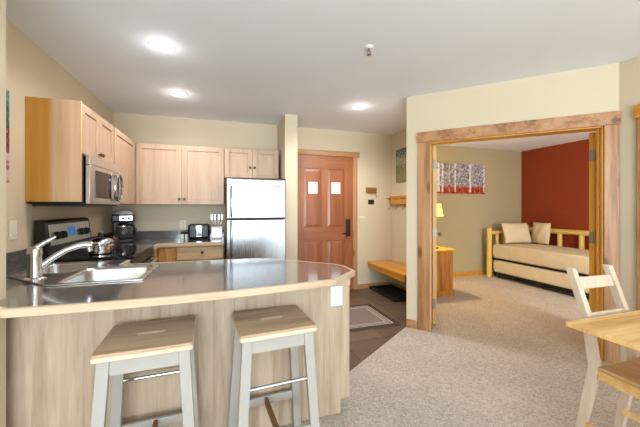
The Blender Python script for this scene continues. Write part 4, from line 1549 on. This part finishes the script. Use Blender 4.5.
tag(obj('pillow', MB().pillow((5.475, 4.085, 0.803), (0.18, 0.97, 0), (0.10, -0.02, 1), (0.97, -0.18, -0.1), 0.40, 0.40, 0.12), M['linen'], smooth=80, subsurf=1), 'smaller cream pillow behind, leaning on the daybed back rail', 'pillow')

# ------------------------------------------------------------------ ceiling
for k, (x, y, lab, en) in enumerate(((-0.412, 2.47, 'recessed downlight over the peninsula, nearest of three', 24), (-0.425, 3.455, 'recessed downlight over the kitchen floor near the back wall', 28), (1.515, 3.27, 'recessed downlight in front of the entry door', 66))):
    r = thing('downlight', lab, 'ceiling light', (x, y, H), 'recessed ceiling lights')
    mb = MB().lathe((x, y, H - 0.008), [(0.085, 0.0075), (0.085, 0.002), (0.072, 0.0), (0.066, 0.004)], seg=36, capb=False, capt=False)
    obj('trim_ring', mb, M['plate_white'], r)
    mb = MB().lathe((x, y, H - 0.006), [(0.064, 0.0), (0.064, 0.003)], seg=36)
    part_label(obj('lens', mb, M['lampglow'], r), 'glowing lens')
    d = bpy.data.lights.new('downlight_lamp', 'POINT')
    d.energy = en
    d.color = (1.0, 0.97, 0.93)
    d.shadow_soft_size = 0.06
    d.energy = 0.8
    d.shadow_soft_size = 0.045
    o = bpy.data.objects.new('downlight_glow', d)
    o.location = (0, 0, -0.065)
    o.parent = r
    COL.objects.link(o)
    d = bpy.data.lights.new('downlight_lamp', 'SPOT')
    d.energy = en
    d.spot_size = R(165)
    d.spot_blend = 0.6
    d.color = (1.0, 0.96, 0.90)
    d.shadow_soft_size = 0.06
    o = bpy.data.objects.new('downlight_lamp', d)
    o.location = (0, 0, -0.03)
    o.parent = r
    COL.objects.link(o)
sx_, sy_ = 1.021, 2.031
sp = thing('sprinkler', 'small metal fire sprinkler head on the ceiling', 'sprinkler', (sx_, sy_, H))
obj('escutcheon', MB().lathe((sx_, sy_, H - 0.012), [(0.020, 0), (0.034, 0.008), (0.036, 0.0115)], seg=24), M['plate_white'], sp)
mb = MB().cyl((sx_, sy_, H - 0.012), (sx_, sy_, H - 0.03), 0.010, 0.008, seg=14)
mb.tube([(sx_ - 0.009, sy_, H - 0.03), (sx_ - 0.014, sy_, H - 0.042), (sx_, sy_, H - 0.055)], 0.003, seg=6)
mb.tube([(sx_ + 0.009, sy_, H - 0.03), (sx_ + 0.014, sy_, H - 0.042), (sx_, sy_, H - 0.055)], 0.003, seg=6)
obj('nozzle', mb, M['brass'], sp)
obj('deflector', MB().lathe((sx_, sy_, H - 0.058), [(0.017, 0), (0.017, 0.002)], seg=18), M['brass'], sp)
